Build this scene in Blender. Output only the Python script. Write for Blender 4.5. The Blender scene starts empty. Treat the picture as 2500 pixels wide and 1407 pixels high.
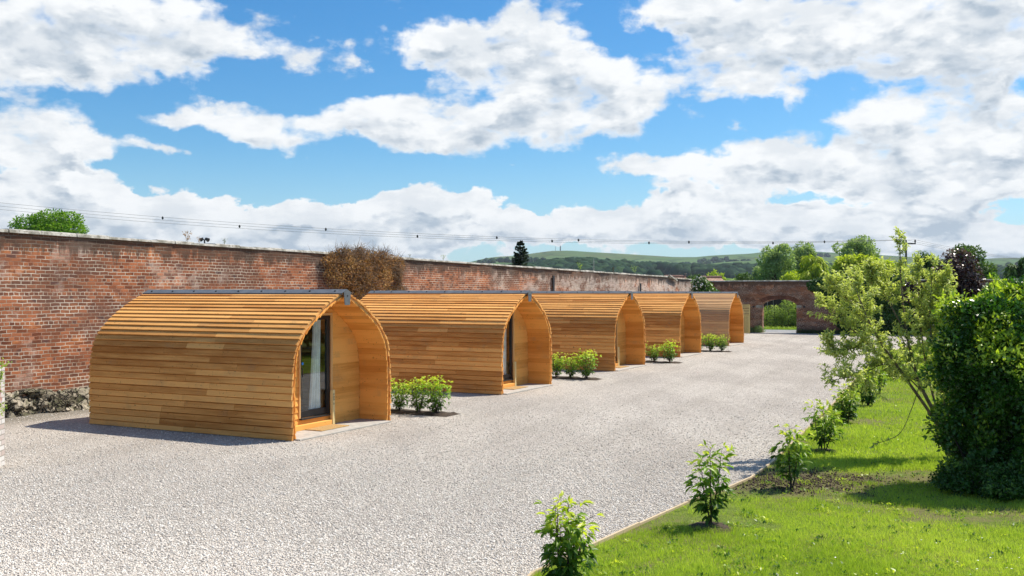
import bpy, bmesh, math, random
import numpy as np
from mathutils import Vector, Matrix, noise as mnoise
R = math.radians
random.seed(7); RNG = np.random.default_rng(7)
sc = bpy.context.scene
C = sc.collection

# ------------------------------------------------------------------ camera
F = 2395.0; H = 2.55; HY = 716.0; CX = 1250.0        # focal length in photo pixels, eye height, horizon row
cam_d = bpy.data.cameras.new('camera'); cam = bpy.data.objects.new('camera', cam_d); C.objects.link(cam)
cam.location = (0, 0, H); cam.rotation_euler = (R(90), 0, 0)
cam_d.sensor_width = 36; cam_d.lens = 36 * F / 2500; cam_d.shift_y = (HY - 703.5) / 2500
cam_d.clip_start = .05; cam_d.clip_end = 9000
sc.camera = cam
sc.view_settings.view_transform = 'Standard'; sc.view_settings.look = 'None'
sc.view_settings.exposure = 0.36; sc.view_settings.gamma = 1
sc.cycles.max_bounces = 6; sc.cycles.transparent_max_bounces = 8; sc.cycles.volume_bounces = 0
sc.cycles.diffuse_bounces = 3; sc.cycles.glossy_bounces = 3; sc.cycles.transmission_bounces = 4
sc.cycles.use_denoising = True

def G(x, y, z=0.0):                                   # photo pixel -> point on the level z
    Y = F * (H - z) / (y - HY); return Vector(((x - CX) / F * Y, Y, z))
def AT(x, y, Y):                                      # photo pixel -> point at distance Y
    return Vector(((x - CX) / F * Y, Y, H - (y - HY) / F * Y))
def smooth(a, b, x):
    t = np.clip((np.asarray(x, float) - a) / (b - a), 0, 1); return t * t * (3 - 2 * t)

# ------------------------------------------------------------------ node helper
class NT:
    def __init__(s, nt): s.nt = nt; nt.nodes.clear()
    def n(s, typ, ins=None, **kw):
        nd = s.nt.nodes.new(typ)
        for k, v in kw.items(): setattr(nd, k, v)
        for k, v in (ins or {}).items(): s.set(nd.inputs[k], v)
        return nd
    def set(s, inp, v):
        if isinstance(v, bpy.types.NodeSocket): s.nt.links.new(v, inp)
        elif isinstance(v, bpy.types.Node): s.nt.links.new(v.outputs[0], inp)
        else: inp.default_value = v
    def math(s, op, a, b=0.0, c=0.0, clamp=False):
        return s.n('ShaderNodeMath', {0: a, 1: b, 2: c}, operation=op, use_clamp=clamp).outputs[0]
    def vmath(s, op, a, b=(0, 0, 0)):
        return s.n('ShaderNodeVectorMath', {0: a, 1: b}, operation=op).outputs[0]
    def mix(s, f, a, b, mode='MIX'):
        nd = s.n('ShaderNodeMix', data_type='RGBA', blend_type=mode)
        s.set(nd.inputs[0], f); s.set(nd.inputs[6], c4(a)); s.set(nd.inputs[7], c4(b)); return nd.outputs[2]
    def noise(s, v, scale, detail=4, rough=.55, dist=0.0, dim='3D'):
        return s.n('ShaderNodeTexNoise', {'Vector': v, 'Scale': scale, 'Detail': detail, 'Roughness': rough, 'Distortion': dist}, noise_dimensions=dim)
    def ss(s, x, a, b, lo=0.0, hi=1.0):
        return s.n('ShaderNodeMapRange', {0: x, 1: a, 2: b, 3: lo, 4: hi}, interpolation_type='SMOOTHSTEP').outputs[0]
    def mapping(s, v, loc=(0, 0, 0), rot=(0, 0, 0), scale=(1, 1, 1), t='POINT'):
        return s.n('ShaderNodeMapping', {'Vector': v, 'Location': loc, 'Rotation': rot, 'Scale': scale}, vector_type=t).outputs[0]
def c4(c):
    return (*c, 1.0) if isinstance(c, tuple) and len(c) == 3 else c
def mat(name):
    m = bpy.data.materials.new(name); m.use_nodes = True; return m, NT(m.node_tree)
def finish(t, color, rough=.8, bump=None, bstr=.3, bdist=.01, spec=.3, metal=0.0, normal=None):
    p = t.n('ShaderNodeBsdfPrincipled', {'Base Color': c4(color), 'Roughness': rough, 'Metallic': metal, 'Specular IOR Level': spec})
    if bump is not None:
        b = t.n('ShaderNodeBump', {'Height': bump, 'Strength': bstr, 'Distance': bdist}); t.set(p.inputs['Normal'], b.outputs[0])
    t.n('ShaderNodeOutputMaterial', {'Surface': p.outputs[0]}); return p

# ------------------------------------------------------------------ sun and sky
SUN = Vector((.629, .354, 1.0)).normalized()
sd = bpy.data.lights.new('sun', 'SUN'); sun = bpy.data.objects.new('sun', sd); C.objects.link(sun)
sd.energy = 5.0; sd.angle = R(.53); sd.color = (1, .93, .82)
sun.rotation_euler = SUN.to_track_quat('Z', 'Y').to_euler(); sun.location = (20, 10, 40)

w = bpy.data.worlds.new('World'); sc.world = w; w.use_nodes = True
W = NT(w.node_tree)
sky = W.n('ShaderNodeTexSky', sky_type='NISHITA', sun_disc=False, sun_elevation=math.asin(SUN.z),
          sun_rotation=math.atan2(SUN.x, SUN.y), altitude=50, air_density=1.0, dust_density=.6, ozone_density=2.0)
def deg(px, py):
    az = math.atan((px - CX) / F); return math.degrees(az), math.degrees(math.atan((HY - py) / F * math.cos(az)))
BLOBS = [  # x, y, rx, ry, turn, weight : cloud masses by bearing and elevation
 (170,70,330,120,0,1.3),(60,165,190,60,-5,1.0),(400,120,130,60,10,1.0),(300,30,200,70,0,1.),
 (620,110,150,45,5,.75),(690,50,90,50,20,.55),(860,140,75,45,-30,.75),(750,140,120,30,0,.6),
 (1050,95,110,65,0,1.1),(1180,140,190,80,0,1.1),(1310,90,170,80,0,1.1),(1360,190,240,90,10,1.1),(1150,290,340,70,0,1.1),
 (960,275,190,45,0,.9),(1430,285,170,70,0,1.1),(1540,190,110,60,20,.8),(1260,20,70,50,0,.8),(1030,340,210,45,5,.9),
 (620,290,230,40,3,.95),(430,300,140,22,0,.7),(690,345,150,32,5,.9),(560,250,80,22,-20,.5),
 (1750,50,200,70,10,1.2),(2000,70,330,95,5,1.3),(2300,80,330,120,0,1.3),(1760,190,170,60,8,1.1),(1900,220,90,40,20,.8),(2450,60,170,130,0,1.3),(1640,20,130,50,0,.9),
 (60,320,150,75,0,1.1),(220,345,190,35,4,.85),(30,430,150,90,0,1.1),(400,362,80,14,3,.55),
 (200,460,150,60,0,1.1),(330,540,360,70,0,1.2),(90,540,260,80,0,1.2),(640,530,240,45,0,1.0),(580,580,500,55,0,1.2),
 (1060,490,120,55,0,1.2),(960,510,110,55,0,1.1),(1170,520,110,50,0,1.1),(1000,570,330,65,0,1.2),(860,540,110,50,0,1.),
 (2170,260,150,40,-5,1.05),(2400,290,160,60,0,1.1),(1570,405,150,32,3,1.0),(1800,410,240,55,0,1.15),(2080,370,280,75,-4,1.2),(2350,370,270,100,-5,1.3),(2480,450,160,60,0,1.1),
 (1560,550,380,60,0,1.2),(1830,540,300,65,0,1.2),(2080,560,300,60,0,1.2),(2260,530,150,40,0,1.0),(2420,590,260,60,0,1.2),(1320,560,160,40,0,1.),
 (1790,310,45,32,-40,.75),(1700,285,60,20,0,.5),(1245,408,45,13,0,.5),(1345,412,60,12,0,.45),(2450,215,45,20,-30,.5),(1700,480,200,30,0,.7),(2150,470,220,30,4,.8),
]
cg = bpy.data.node_groups.new('cloud_density', 'ShaderNodeTree')
cg.interface.new_socket('P', in_out='INPUT', socket_type='NodeSocketVector')
cg.interface.new_socket('D', in_out='OUTPUT', socket_type='NodeSocketFloat')
g = NT(cg); gi = g.n('NodeGroupInput'); go = g.n('NodeGroupOutput')
wn = g.noise(gi.outputs[0], .35, 5, .6)
warp = g.n('ShaderNodeVectorMath', {0: g.vmath('SUBTRACT', wn.outputs['Color'], (.5, .5, .5)), 1: (4.2, 2.2, 0)}, operation='MULTIPLY').outputs[0]
pw = g.vmath('ADD', gi.outputs[0], warp)
acc = None
for (bx, by, rx, ry, tn, wt) in BLOBS:
    a, e = deg(bx, by)
    m_ = g.mapping(pw, loc=(a, e, 0), rot=(0, 0, R(-tn)), scale=(rx * .0239 * 1.28, ry * .0239 * 1.28, 1), t='TEXTURE')
    gr = g.n('ShaderNodeTexGradient', {'Vector': m_}, gradient_type='SPHERICAL').outputs['Fac']
    acc = g.math('MULTIPLY_ADD', gr, wt, acc if acc is not None else 0.0)
acc = g.math('MINIMUM', g.math('MULTIPLY', acc, 1.12), 1.08)
sq = g.mapping(gi.outputs[0], scale=(1, 1.9, 1))
n1 = g.noise(sq, .36, 8, .50, .25)
n2 = g.noise(sq, 1.5, 6, .6, .4)
vz = g.n('ShaderNodeTexVoronoi', {'Vector': g.vmath('ADD', sq, g.vmath('MULTIPLY', n2.outputs['Color'], (.9, .9, 0))), 'Scale': .75, 'Smoothness': .6, 'Detail': 2.0, 'Roughness': .5}, feature='SMOOTH_F1', voronoi_dimensions='2D')
dd = g.math('ADD', acc, g.math('MULTIPLY', g.math('SUBTRACT', n1.outputs[0], .5), 1.95))
dd = g.math('ADD', dd, g.math('MULTIPLY', g.math('SUBTRACT', .45, vz.outputs['Distance']), .32))
g.set(go.inputs[0], dd)
# direction -> (bearing, elevation) in degrees
tc = W.n('ShaderNodeTexCoord'); sx = W.n('ShaderNodeSeparateXYZ', {0: tc.outputs['Generated']})
azr = W.math('ARCTAN2', sx.outputs[0], sx.outputs[1])
elr = W.math('ARCSINE', sx.outputs[2])
P = W.n('ShaderNodeCombineXYZ', {0: W.math('MULTIPLY', azr, 57.2958), 1: W.math('MULTIPLY', elr, 57.2958), 2: 0.0}).outputs[0]
# outside the field of view the cloud cover is plain noise
def dens(v): return W.n('ShaderNodeGroup', {0: v}, node_tree=cg).outputs[0]
ag = W.n('ShaderNodeGroup', node_tree=cg); W.set(ag.inputs[0], P)
bg = W.n('ShaderNodeGroup', node_tree=cg); W.set(bg.inputs[0], W.vmath('ADD', P, (.5, 1.15, 0)))
outv = W.math('MAXIMUM', W.ss(W.math('ABSOLUTE', azr), R(28), R(38)), W.ss(elr, R(17), R(24)))
d0 = W.math('ADD', ag.outputs[0], W.math('MULTIPLY', outv, .42))
hor = W.ss(elr, R(3.6), R(1.2))
d0 = W.math('ADD', d0, W.math('MULTIPLY', hor, .35))
low_ = W.ss(elr, R(9), R(5)); cov = W.ss(d0, W.math('MULTIPLY_ADD', low_, .10, .26), W.math('MULTIPLY_ADD', low_, -.30, .90))
slope = W.math('SUBTRACT', ag.outputs[0], bg.outputs[0])          # thins towards the sun side: lit edge
lit = W.ss(slope, W.math('MULTIPLY_ADD', low_, .12, -.52), W.math('MULTIPLY_ADD', low_, -.10, .40))
thick = W.ss(d0, .55, 1.35)
lown = W.noise(W.mapping(P, scale=(1, 2.2, 1)), .22, 6, .6)
shade = W.math('MULTIPLY', thick, W.math('SUBTRACT', 1.0, lit))
shade = W.math('ADD', W.math('MULTIPLY', shade, 1.35), W.math('MULTIPLY', W.ss(lown.outputs[0], .42, .62), .34))
shade = W.math('ADD', shade, W.math('MULTIPLY', W.ss(elr, R(6), R(1.5)), .22), clamp=True)
ccol = W.mix(shade, (7.75, 7.9, 8.0), (3.5, 4.2, 5.0))
blue = W.mix(1.0, W.n('ShaderNodeHueSaturation', {'Hue': .493, 'Saturation': 1.38, 'Value': 1.0, 'Color': sky.outputs[0]}).outputs[0], (.70, .93, 1.08), 'MULTIPLY')
hz = W.ss(elr, R(9), R(1))
blue = W.mix(W.math('MULTIPLY', hz, .45), blue, (3.9, 6.0, 7.6))
col = W.mix(cov, blue, ccol)
bgn = W.n('ShaderNodeBackground', {'Color': col, 'Strength': .10})
W.n('ShaderNodeOutputWorld', {'Surface': bgn.outputs[0]})

# ------------------------------------------------------------------ object helpers
def tag(o, label=None, cat=None, group=None, kind=None):
    if label: o['label'] = label
    if cat: o['category'] = cat
    if group: o['group'] = group
    if kind: o['kind'] = kind
    return o
def empty(name, loc=(0, 0, 0), rz=0.0, **kw):
    o = bpy.data.objects.new(name, None); C.objects.link(o); o.location = loc; o.rotation_euler = (0, 0, rz)
    o.empty_display_size = .2
    return tag(o, **kw)
def link(name, me, m=None, parent=None, smooth_=False, **kw):
    o = bpy.data.objects.new(name, me); C.objects.link(o)
    if m is not None and not me.materials: me.materials.append(m)
    if parent is not None: o.parent = parent
    if smooth_: me.polygons.foreach_set('use_smooth', [True] * len(me.polygons))
    return tag(o, **kw)
def np_mesh(name, V, Fc, attrs=None):
    V = np.asarray(V, np.float32); Fc = np.asarray(Fc, np.int32); n, k = Fc.shape
    me = bpy.data.meshes.new(name)
    me.vertices.add(len(V)); me.vertices.foreach_set('co', V.ravel())
    me.loops.add(n * k); me.loops.foreach_set('vertex_index', Fc.ravel())
    me.polygons.add(n); me.polygons.foreach_set('loop_start', np.arange(0, n * k, k, dtype=np.int32))
    try: me.polygons.foreach_set('loop_total', np.full(n, k, np.int32))
    except Exception: pass
    for an, av in (attrs or {}).items():
        a = me.attributes.new(an, 'FLOAT', 'POINT'); a.data.foreach_set('value', np.asarray(av, np.float32))
    me.update(calc_edges=True); me.validate(); return me
class MB:
    """collects solids, builds one mesh"""
    def __init__(s): s.v = []; s.f = []
    def prism(s, poly, off):                         # poly: list of 3D points, extruded by vector off
        b = len(s.v); n = len(poly); off = Vector(off)
        s.v += [tuple(p) for p in poly] + [tuple(Vector(p) + off) for p in poly]
        s.f += [tuple(range(b, b + n))[::-1], tuple(range(b + n, b + 2 * n))]
        s.f += [(b + i, b + (i + 1) % n, b + n + (i + 1) % n, b + n + i) for i in range(n)]
        return s
    def box(s, a, b):
        (x0, y0, z0), (x1, y1, z1) = a, b
        return s.prism([(x0, y0, z0), (x1, y0, z0), (x1, y1, z0), (x0, y1, z0)], (0, 0, z1 - z0))
    def tube(s, pts, rad, k=6):
        pts = [Vector(p) for p in pts]
        if not hasattr(rad, '__len__'): rad = [rad] * len(pts)
        b = len(s.v)
        for i, p in enumerate(pts):
            d = (pts[min(i + 1, len(pts) - 1)] - pts[max(i - 1, 0)]).normalized()
            a = d.orthogonal().normalized() if abs(d.z) > .95 else d.cross(Vector((0, 0, 1))).normalized()
            c = d.cross(a)
            for j in range(k):
                t = 2 * math.pi * j / k; s.v.append(tuple(p + (a * math.cos(t) + c * math.sin(t)) * rad[i]))
        for i in range(len(pts) - 1):
            for j in range(k):
                s.f.append((b + i * k + j, b + i * k + (j + 1) % k, b + (i + 1) * k + (j + 1) % k, b + (i + 1) * k + j))
        s.f.append(tuple(b + j for j in range(k))[::-1]); s.f.append(tuple(b + (len(pts) - 1) * k + j for j in range(k)))
        return s
    def mesh(s, name):
        me = bpy.data.meshes.new(name); me.from_pydata(s.v, [], s.f)
        bm = bmesh.new(); bm.from_mesh(me); bmesh.ops.recalc_face_normals(bm, faces=bm.faces); bm.to_mesh(me); bm.free(); return me
    def obj(s, name, m, parent=None, bevel=0.0, **kw):
        o = link(name, s.mesh(name), m, parent, **kw)
        if bevel:
            md = o.modifiers.new('b', 'BEVEL'); md.width = bevel; md.segments = 1; md.limit_method = 'ANGLE'
        return o
def copy_tree(o, parent=None):
    c = o.copy(); C.objects.link(c)
    if parent is not None: c.parent = parent
    for ch in list(o.children): copy_tree(ch, c)
    return c

# ------------------------------------------------------------------ materials
def wood_mat(name, c_hi, c_lo, axis='X', rough=.72, island=True, knots=True, weather=.30, grey=0.0):
    m, t = mat(name); tc = t.n('ShaderNodeTexCoord'); ge = t.n('ShaderNodeNewGeometry'); oi = t.n('ShaderNodeObjectInfo')
    rnd = ge.outputs['Random Per Island'] if island else oi.outputs['Random']
    off = t.n('ShaderNodeCombineXYZ', {0: t.math('MULTIPLY', rnd, 37.0), 1: t.math('MULTIPLY', rnd, 11.0), 2: t.math('MULTIPLY', oi.outputs['Random'], 5.0)}).outputs[0]
    v = t.vmath('ADD', tc.outputs['Object'], off)
    s = {'X': (1.3, 26, 26), 'Y': (26, 1.3, 26), 'Z': (26, 26, 1.3)}[axis]
    s2 = {'X': (.5, 3, 3), 'Y': (3, .5, 3), 'Z': (3, 3, .5)}[axis]
    gr = t.noise(t.mapping(v, scale=s), 1.0, 6, .62, .6).outputs[0]
    bl = t.noise(t.mapping(v, scale=s2), 1.2, 4, .6).outputs[0]
    k = t.math('ADD', t.math('MULTIPLY', rnd, .54), t.math('ADD', t.math('MULTIPLY', gr, .65), t.math('MULTIPLY', bl, .8)))
    col = t.mix(t.ss(k, .50, 1.28), c_lo, c_hi)
    if knots:
        s3 = {'X': (2.2, 7, 7), 'Y': (7, 2.2, 7), 'Z': (7, 7, 2.2)}[axis]
        vo = t.n('ShaderNodeTexVoronoi', {'Vector': t.mapping(t.vmath('ADD', v, t.vmath('SCALE', t.noise(v, 8, 2).outputs['Color'])), scale=s3), 'Scale': 1.0})
        sel = t.math('GREATER_THAN', t.n('ShaderNodeSeparateColor', {0: vo.outputs['Color']}).outputs[0], .50)
        kn = t.math('MULTIPLY', t.ss(vo.outputs['Distance'], .24, .06), sel)
        col = t.mix(t.math('MULTIPLY', kn, .8), col, tuple(a * .28 for a in c_lo))
    col = t.mix(1.0, col, t.mix(oi.outputs['Random'], (.90, .88, .86), (1.06, 1.03, 1.0)), 'MULTIPLY')
    st = t.noise(t.mapping(v, scale=(1.6, 1.6, .5)), 1.0, 5, .65).outputs[0]
    col = t.mix(t.math('MULTIPLY', t.ss(st, .52, .72), weather), col, (.30, .20, .11))
    if grey: col = t.mix(grey, col, (.46, .41, .34))
    finish(t, col, rough, gr, .25, .004, .25); return m
M = {}
M['clad'] = wood_mat('cladding_wood', (.92, .48, .145), (.44, .160, .028))
M['clad_grey'] = wood_mat('weathered_cladding_wood', (.93, .50, .15), (.50, .19, .033), grey=.32)
M['lining'] = wood_mat('lining_wood', (.90, .43, .10), (.62, .235, .035))
M['liningY'] = wood_mat('front_wall_wood', (.92, .47, .12), (.60, .24, .036), 'Y')
M['rib'] = wood_mat('arch_wood', (.66, .40, .17), (.45, .24, .08), 'Z', island=False, knots=False)
M['post'] = wood_mat('post_wood', (.80, .66, .34), (.62, .48, .22), 'Z', island=False, knots=False)
M['screen'] = wood_mat('screen_wood', (.72, .60, .26), (.58, .45, .17), 'Z', knots=False)
M['edge'] = wood_mat('edging_wood', (.62, .50, .33), (.34, .25, .14), 'X', knots=False)
def plain(name, col, rough=.6, metal=0.0, spec=.4, nscale=6, var=.15, bstr=.1):
    m, t = mat(name); tc = t.n('ShaderNodeTexCoord')
    n = t.noise(tc.outputs['Object'], nscale, 5, .6).outputs[0]
    c = t.mix(t.ss(n, .3, .7), tuple(a * (1 - var) for a in col), tuple(min(a * (1 + var), 1) for a in col))
    finish(t, c, rough, n, bstr, .004, spec, metal); return m
M['slate'] = plain('grey_metal_cap', (.12, .128, .135), .45, .0, .5)
M['screw'] = plain('screw_black', (.01, .01, .012), .5)
M['black'] = plain('black_frame', (.012, .012, .014), .35)
M['concrete'] = plain('concrete', (.42, .40, .36), .9, nscale=9)
M['mat'] = plain('coir', (.42, .27, .11), 1.0, nscale=80, var=.35, bstr=.6)
M['white'] = plain('curtain_cloth', (.80, .82, .80), .9)
M['ink'] = plain('ink', (.02, .018, .015), .6)
M['blue'] = plain('blue_sticker', (.02, .22, .70), .4)
M['floor'] = plain('inside_floor', (.10, .07, .05), .8)
M['iron'] = plain('dark_metal', (.03, .03, .032), .5)
M['soil'] = plain('soil', (.060, .042, .028), 1.0, nscale=25, var=.55, bstr=1.0)
M['bark'] = plain('bark', (.16, .125, .085), .9, nscale=22, var=.45, bstr=.8)
M['bark_dark'] = plain('bark_dark', (.055, .042, .03), .9, nscale=18, var=.4, bstr=.8)
M['stone_cap'] = None
m, t = mat('door_glass')
lw = t.n('ShaderNodeLayerWeight', {'Blend': .5}).outputs['Facing']
lw = t.math('ADD', .055, t.math('MULTIPLY', t.math('POWER', lw, 4.0), .9))
mx = t.n('ShaderNodeMixShader', {0: lw, 1: t.n('ShaderNodeBsdfTransparent', {'Color': (.93, .96, .95, 1)}).outputs[0], 2: t.n('ShaderNodeBsdfGlossy', {'Color': (.95, .97, 1, 1), 'Roughness': .015}).outputs[0]})
t.n('ShaderNodeOutputMaterial', {'Surface': mx.outputs[0]}); M['glass'] = m

# brick, in metres along the wall (U) and up (V)
def brick_mat(name, top_h, slope_h, dark=1.0, white=1.0, length=60.):
    m, t = mat(name); uv = t.n('ShaderNodeUVMap').outputs[0]
    uv2 = t.n('ShaderNodeCombineXYZ', {0: t.n('ShaderNodeSeparateXYZ', {0: uv}).outputs[0], 1: t.n('ShaderNodeSeparateXYZ', {0: uv}).outputs[1], 2: 0.0}).outputs[0]
    sp = t.n('ShaderNodeSeparateXYZ', {0: uv2}); u, v = sp.outputs[0], sp.outputs[1]
    wob = t.vmath('MULTIPLY', t.vmath('SUBTRACT', t.noise(uv2, 3.2, 3, .6).outputs['Color'], (.5, .5, .5)), (.045, .050, 0))
    uvw = t.vmath('ADD', uv2, wob)
    br = t.n('ShaderNodeTexBrick', {'Vector': uvw, 'Color1': (0, 0, 0, 1), 'Color2': (1, 1, 1, 1), 'Mortar': (.5, .5, .5, 1), 'Scale': 1.0, 'Mortar Size': .0085, 'Mortar Smooth': .25, 'Bias': 0.0, 'Brick Width': .235, 'Row Height': .078}, offset=.5, offset_frequency=2, squash=.5, squash_frequency=4)
    rnd = br.outputs['Color']; fac = br.outputs['Fac']
    rn = t.n('ShaderNodeSeparateColor', {0: rnd}).outputs[0]
    big = t.noise(t.mapping(uv2, scale=(.35, .8, 1)), 1.0, 5, .6).outputs[0]
    mid = t.noise(t.mapping(uv2, loc=(31, 7, 0), scale=(1.1, 2.4, 1)), 1.0, 6, .65).outputs[0]
    fine = t.noise(uv2, 26, 4, .6).outputs[0]
    # whole bricks that differ: snapped to the brick grid through a coarse white noise
    c = t.mix(rn, (.17 * dark, .055 * dark, .028 * dark), (.52 * dark, .185 * dark, .080 * dark))
    c = t.mix(t.math('MULTIPLY', t.ss(mid, .53, .66), .75), c, (.60 * dark, .22 * dark, .075 * dark))
    c = t.mix(t.math('MULTIPLY', t.ss(big, .55, .40), .85), c, (.15 * dark, .075 * dark, .052 * dark))
    c = t.mix(t.math('MULTIPLY', t.ss(fine, .5, .8), .35), c, (.08, .04, .03))
    odd = t.math('MULTIPLY', t.math('GREATER_THAN', rn, .86), t.ss(t.noise(t.mapping(uv2, loc=(3, 3, 0)), 1.7, 2).outputs[0], .48, .60))
    c = t.mix(t.math('MULTIPLY', odd, .7), c, (.06, .045, .05))
    wmask = t.noise(t.mapping(uv2, loc=(9, 60, 0), scale=(.9, .9, 1)), 1.0, 7, .72).outputs[0]
    far = t.ss(u, 14, 38)
    wh = t.ss(t.math('ADD', t.math('ADD', wmask, t.math('MULTIPLY', t.ss(v, 2.0, 3.2), .035)), t.math('MULTIPLY', far, .13 * white)), .56, .66)
    wh = t.math('MULTIPLY', t.math('MULTIPLY', wh, t.ss(t.math('ADD', t.math('MULTIPLY', rn, .5), fine), .45, .85, .35, 1.0)), t.math('ADD', .36, t.math('MULTIPLY', far, .38)))
    c = t.mix(t.math('MULTIPLY', wh, white), c, (.66, .57, .49))
    mort = t.mix(t.ss(mid, .40, .60), (.36, .26, .18), (.72, .63, .50))
    mort = t.mix(.35 if dark > .8 else .75, mort, (.20 * dark, .125 * dark, .09 * dark)) if dark <= .8 else mort
    c = t.mix(t.math('MULTIPLY', fac, t.ss(t.noise(t.mapping(uv2, loc=(5, 5, 0)), 1.3, 4, .6).outputs[0], .34, .52, .25, 1.0)), c, mort)
    # weathered courses under the coping, following its slope
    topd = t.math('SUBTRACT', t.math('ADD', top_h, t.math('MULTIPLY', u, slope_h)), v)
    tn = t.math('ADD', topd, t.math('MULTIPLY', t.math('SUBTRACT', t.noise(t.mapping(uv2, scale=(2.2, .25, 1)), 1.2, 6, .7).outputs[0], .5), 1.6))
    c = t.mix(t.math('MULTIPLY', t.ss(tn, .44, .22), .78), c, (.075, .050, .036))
    low = t.math('ADD', v, t.math('MULTIPLY', t.math('SUBTRACT', mid, .5), .8))
    c = t.mix(t.math('MULTIPLY', t.ss(low, .5, .12), .6), c, (.15, .12, .085))
    hgt = t.math('SUBTRACT', t.math('MULTIPLY', fine, .5), t.math('MULTIPLY', fac, .9))
    finish(t, c, .9, hgt, .55, .012, .2); return m
M['brick_left'] = brick_mat('old_brick', 3.80, -.0066)
M['brick_far'] = brick_mat('far_brick', 3.36, 0.0, dark=.82, white=.30)
m, t = mat('old_stone'); tc = t.n('ShaderNodeTexCoord')
n1_ = t.noise(tc.outputs['Object'], 1.3, 8, .65).outputs[0]; n2_ = t.noise(tc.outputs['Object'], 11, 5, .7).outputs[0]
c_ = t.mix(t.ss(n1_, .35, .65), (.16, .145, .10), (.56, .52, .44)); c_ = t.mix(t.math('MULTIPLY', t.ss(n2_, .54, .7), .7), c_, (.10, .10, .055))
finish(t, c_, .95, n2_, .7, .02, .2); M['stone'] = m
m, t = mat('coping_stone'); tc = t.n('ShaderNodeTexCoord')
n1_ = t.noise(tc.outputs['Object'], 2.4, 8, .7).outputs[0]; n2_ = t.noise(tc.outputs['Object'], 17, 5, .7).outputs[0]
c_ = t.mix(t.ss(n1_, .40, .62), (.26, .245, .20), (.60, .575, .51)); c_ = t.mix(t.math('MULTIPLY', t.ss(n2_, .52, .68), .65), c_, (.10, .095, .06))
finish(t, c_, .95, n2_, .7, .02, .2); M['coping'] = m

# gravel
def gravel_col(t, v, rnd):
    r = t.n('ShaderNodeValToRGB', {0: rnd}); cr = r.color_ramp
    cr.elements[0].color = (.36, .33, .29, 1); cr.elements[0].position = 0.0
    cr.elements[1].color = (.82, .79, .73, 1); cr.elements[1].position = 1.0
    for p, c in ((.16, (.50, .445, .385, 1)), (.38, (.63, .56, .485, 1)), (.6, (.69, .625, .54, 1)), (.82, (.77, .72, .64, 1))):
        e = cr.elements.new(p); e.color = c
    return r.outputs[0]
m, t = mat('gravel'); tc = t.n('ShaderNodeTexCoord'); v = tc.outputs['Object']
vo = t.n('ShaderNodeTexVoronoi', {'Vector': v, 'Scale': 52.0, 'Randomness': 1.0})
rr = t.n('ShaderNodeSeparateColor', {0: vo.outputs['Color']}).outputs[0]
vo2 = t.n('ShaderNodeTexVoronoi', {'Vector': v, 'Scale': 17.0}); rr2 = t.n('ShaderNodeSeparateColor', {0: vo2.outputs['Color']}).outputs[0]
base = gravel_col(t, v, t.math('ADD', t.math('MULTIPLY', rr, .72), t.math('MULTIPLY', rr2, .28)))
gap = t.ss(vo.outputs['Distance'], .42, .72)
base = t.mix(t.math('MULTIPLY', gap, .45), base, (.16, .145, .12))
bign = t.noise(t.mapping(v, rot=(0, 0, R(-26)), scale=(.9, .28, 1)), .55, 6, .6).outputs[0]
base = t.mix(t.ss(bign, .38, .62), base, t.mix(1.0, base, (.84, .83, .83), 'MULTIPLY'))
tk = t.n('ShaderNodeTexWave', {'Vector': t.mapping(v, rot=(0, 0, R(25))), 'Scale': .19, 'Distortion': 2.2, 'Detail': 3.0, 'Detail Scale': .35}, wave_type='BANDS', bands_direction='X').outputs['Fac']
base = t.mix(t.math('MULTIPLY', t.ss(tk, .62, .95), .28), base, t.mix(1.0, base, (.80, .79, .77), 'MULTIPLY'))
dirt = t.noise(v, 1.1, 8, .72).outputs[0]
base = t.mix(t.math('MULTIPLY', t.ss(dirt, .60, .74), .40), base, (.22, .20, .17))
# earthier ground along the foot of the old wall (distance from the wall line)
sv = t.n('ShaderNodeSeparateXYZ', {0: v})
dw = t.math('ADD', t.math('MULTIPLY', t.math('SUBTRACT', sv.outputs[0], -10.48), .893), t.math('MULTIPLY', t.math('SUBTRACT', sv.outputs[1], 20.1), -.451))
dwn = t.math('ADD', dw, t.math('MULTIPLY', t.math('SUBTRACT', t.noise(v, .9, 6, .65).outputs[0], .5), 1.6))
base = t.mix(t.math('MULTIPLY', t.ss(dwn, 1.9, .6), .62), base, (.17, .155, .115))
finish(t, base, .95, t.math('SUBTRACT', t.math('MULTIPLY', rr, .5), vo.outputs['Distance']), 1.0, .02, .2); M['gravel'] = m
m, t = mat('gravel_stones'); ge = t.n('ShaderNodeNewGeometry')
finish(t, gravel_col(t, None, ge.outputs['Random Per Island']), .9, None, spec=.25); M['stones'] = m

# lawn
m, t = mat('lawn_ground'); tc = t.n('ShaderNodeTexCoord'); v = tc.outputs['Object']
a_ = t.noise(v, .55, 6, .65).outputs[0]; b_ = t.noise(v, 5, 6, .7).outputs[0]; f_ = t.noise(v, 70, 3, .7).outputs[0]
c_ = t.mix(t.ss(b_, .35, .65), (.16, .23, .03), (.27, .36, .055))
c_ = t.mix(t.ss(f_, .4, .65), c_, (.11, .14, .03))
c_ = t.mix(t.math('MULTIPLY', t.ss(t.math('ADD', a_, t.math('MULTIPLY', b_, .5)), .70, .84), .75), c_, (.22, .18, .09))
sl = t.n('ShaderNodeSeparateXYZ', {0: v})
dx_ = t.math('DIVIDE', t.math('SUBTRACT', sl.outputs[0], 3.7), 1.7); dy_ = t.math('DIVIDE', t.math('SUBTRACT', sl.outputs[1], 13.3), 1.0)
rr_ = t.math('ADD', t.math('SQRT', t.math('ADD', t.math('MULTIPLY', dx_, dx_), t.math('MULTIPLY', dy_, dy_))), t.math('MULTIPLY', t.math('SUBTRACT', b_, .5), 1.2))
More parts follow.
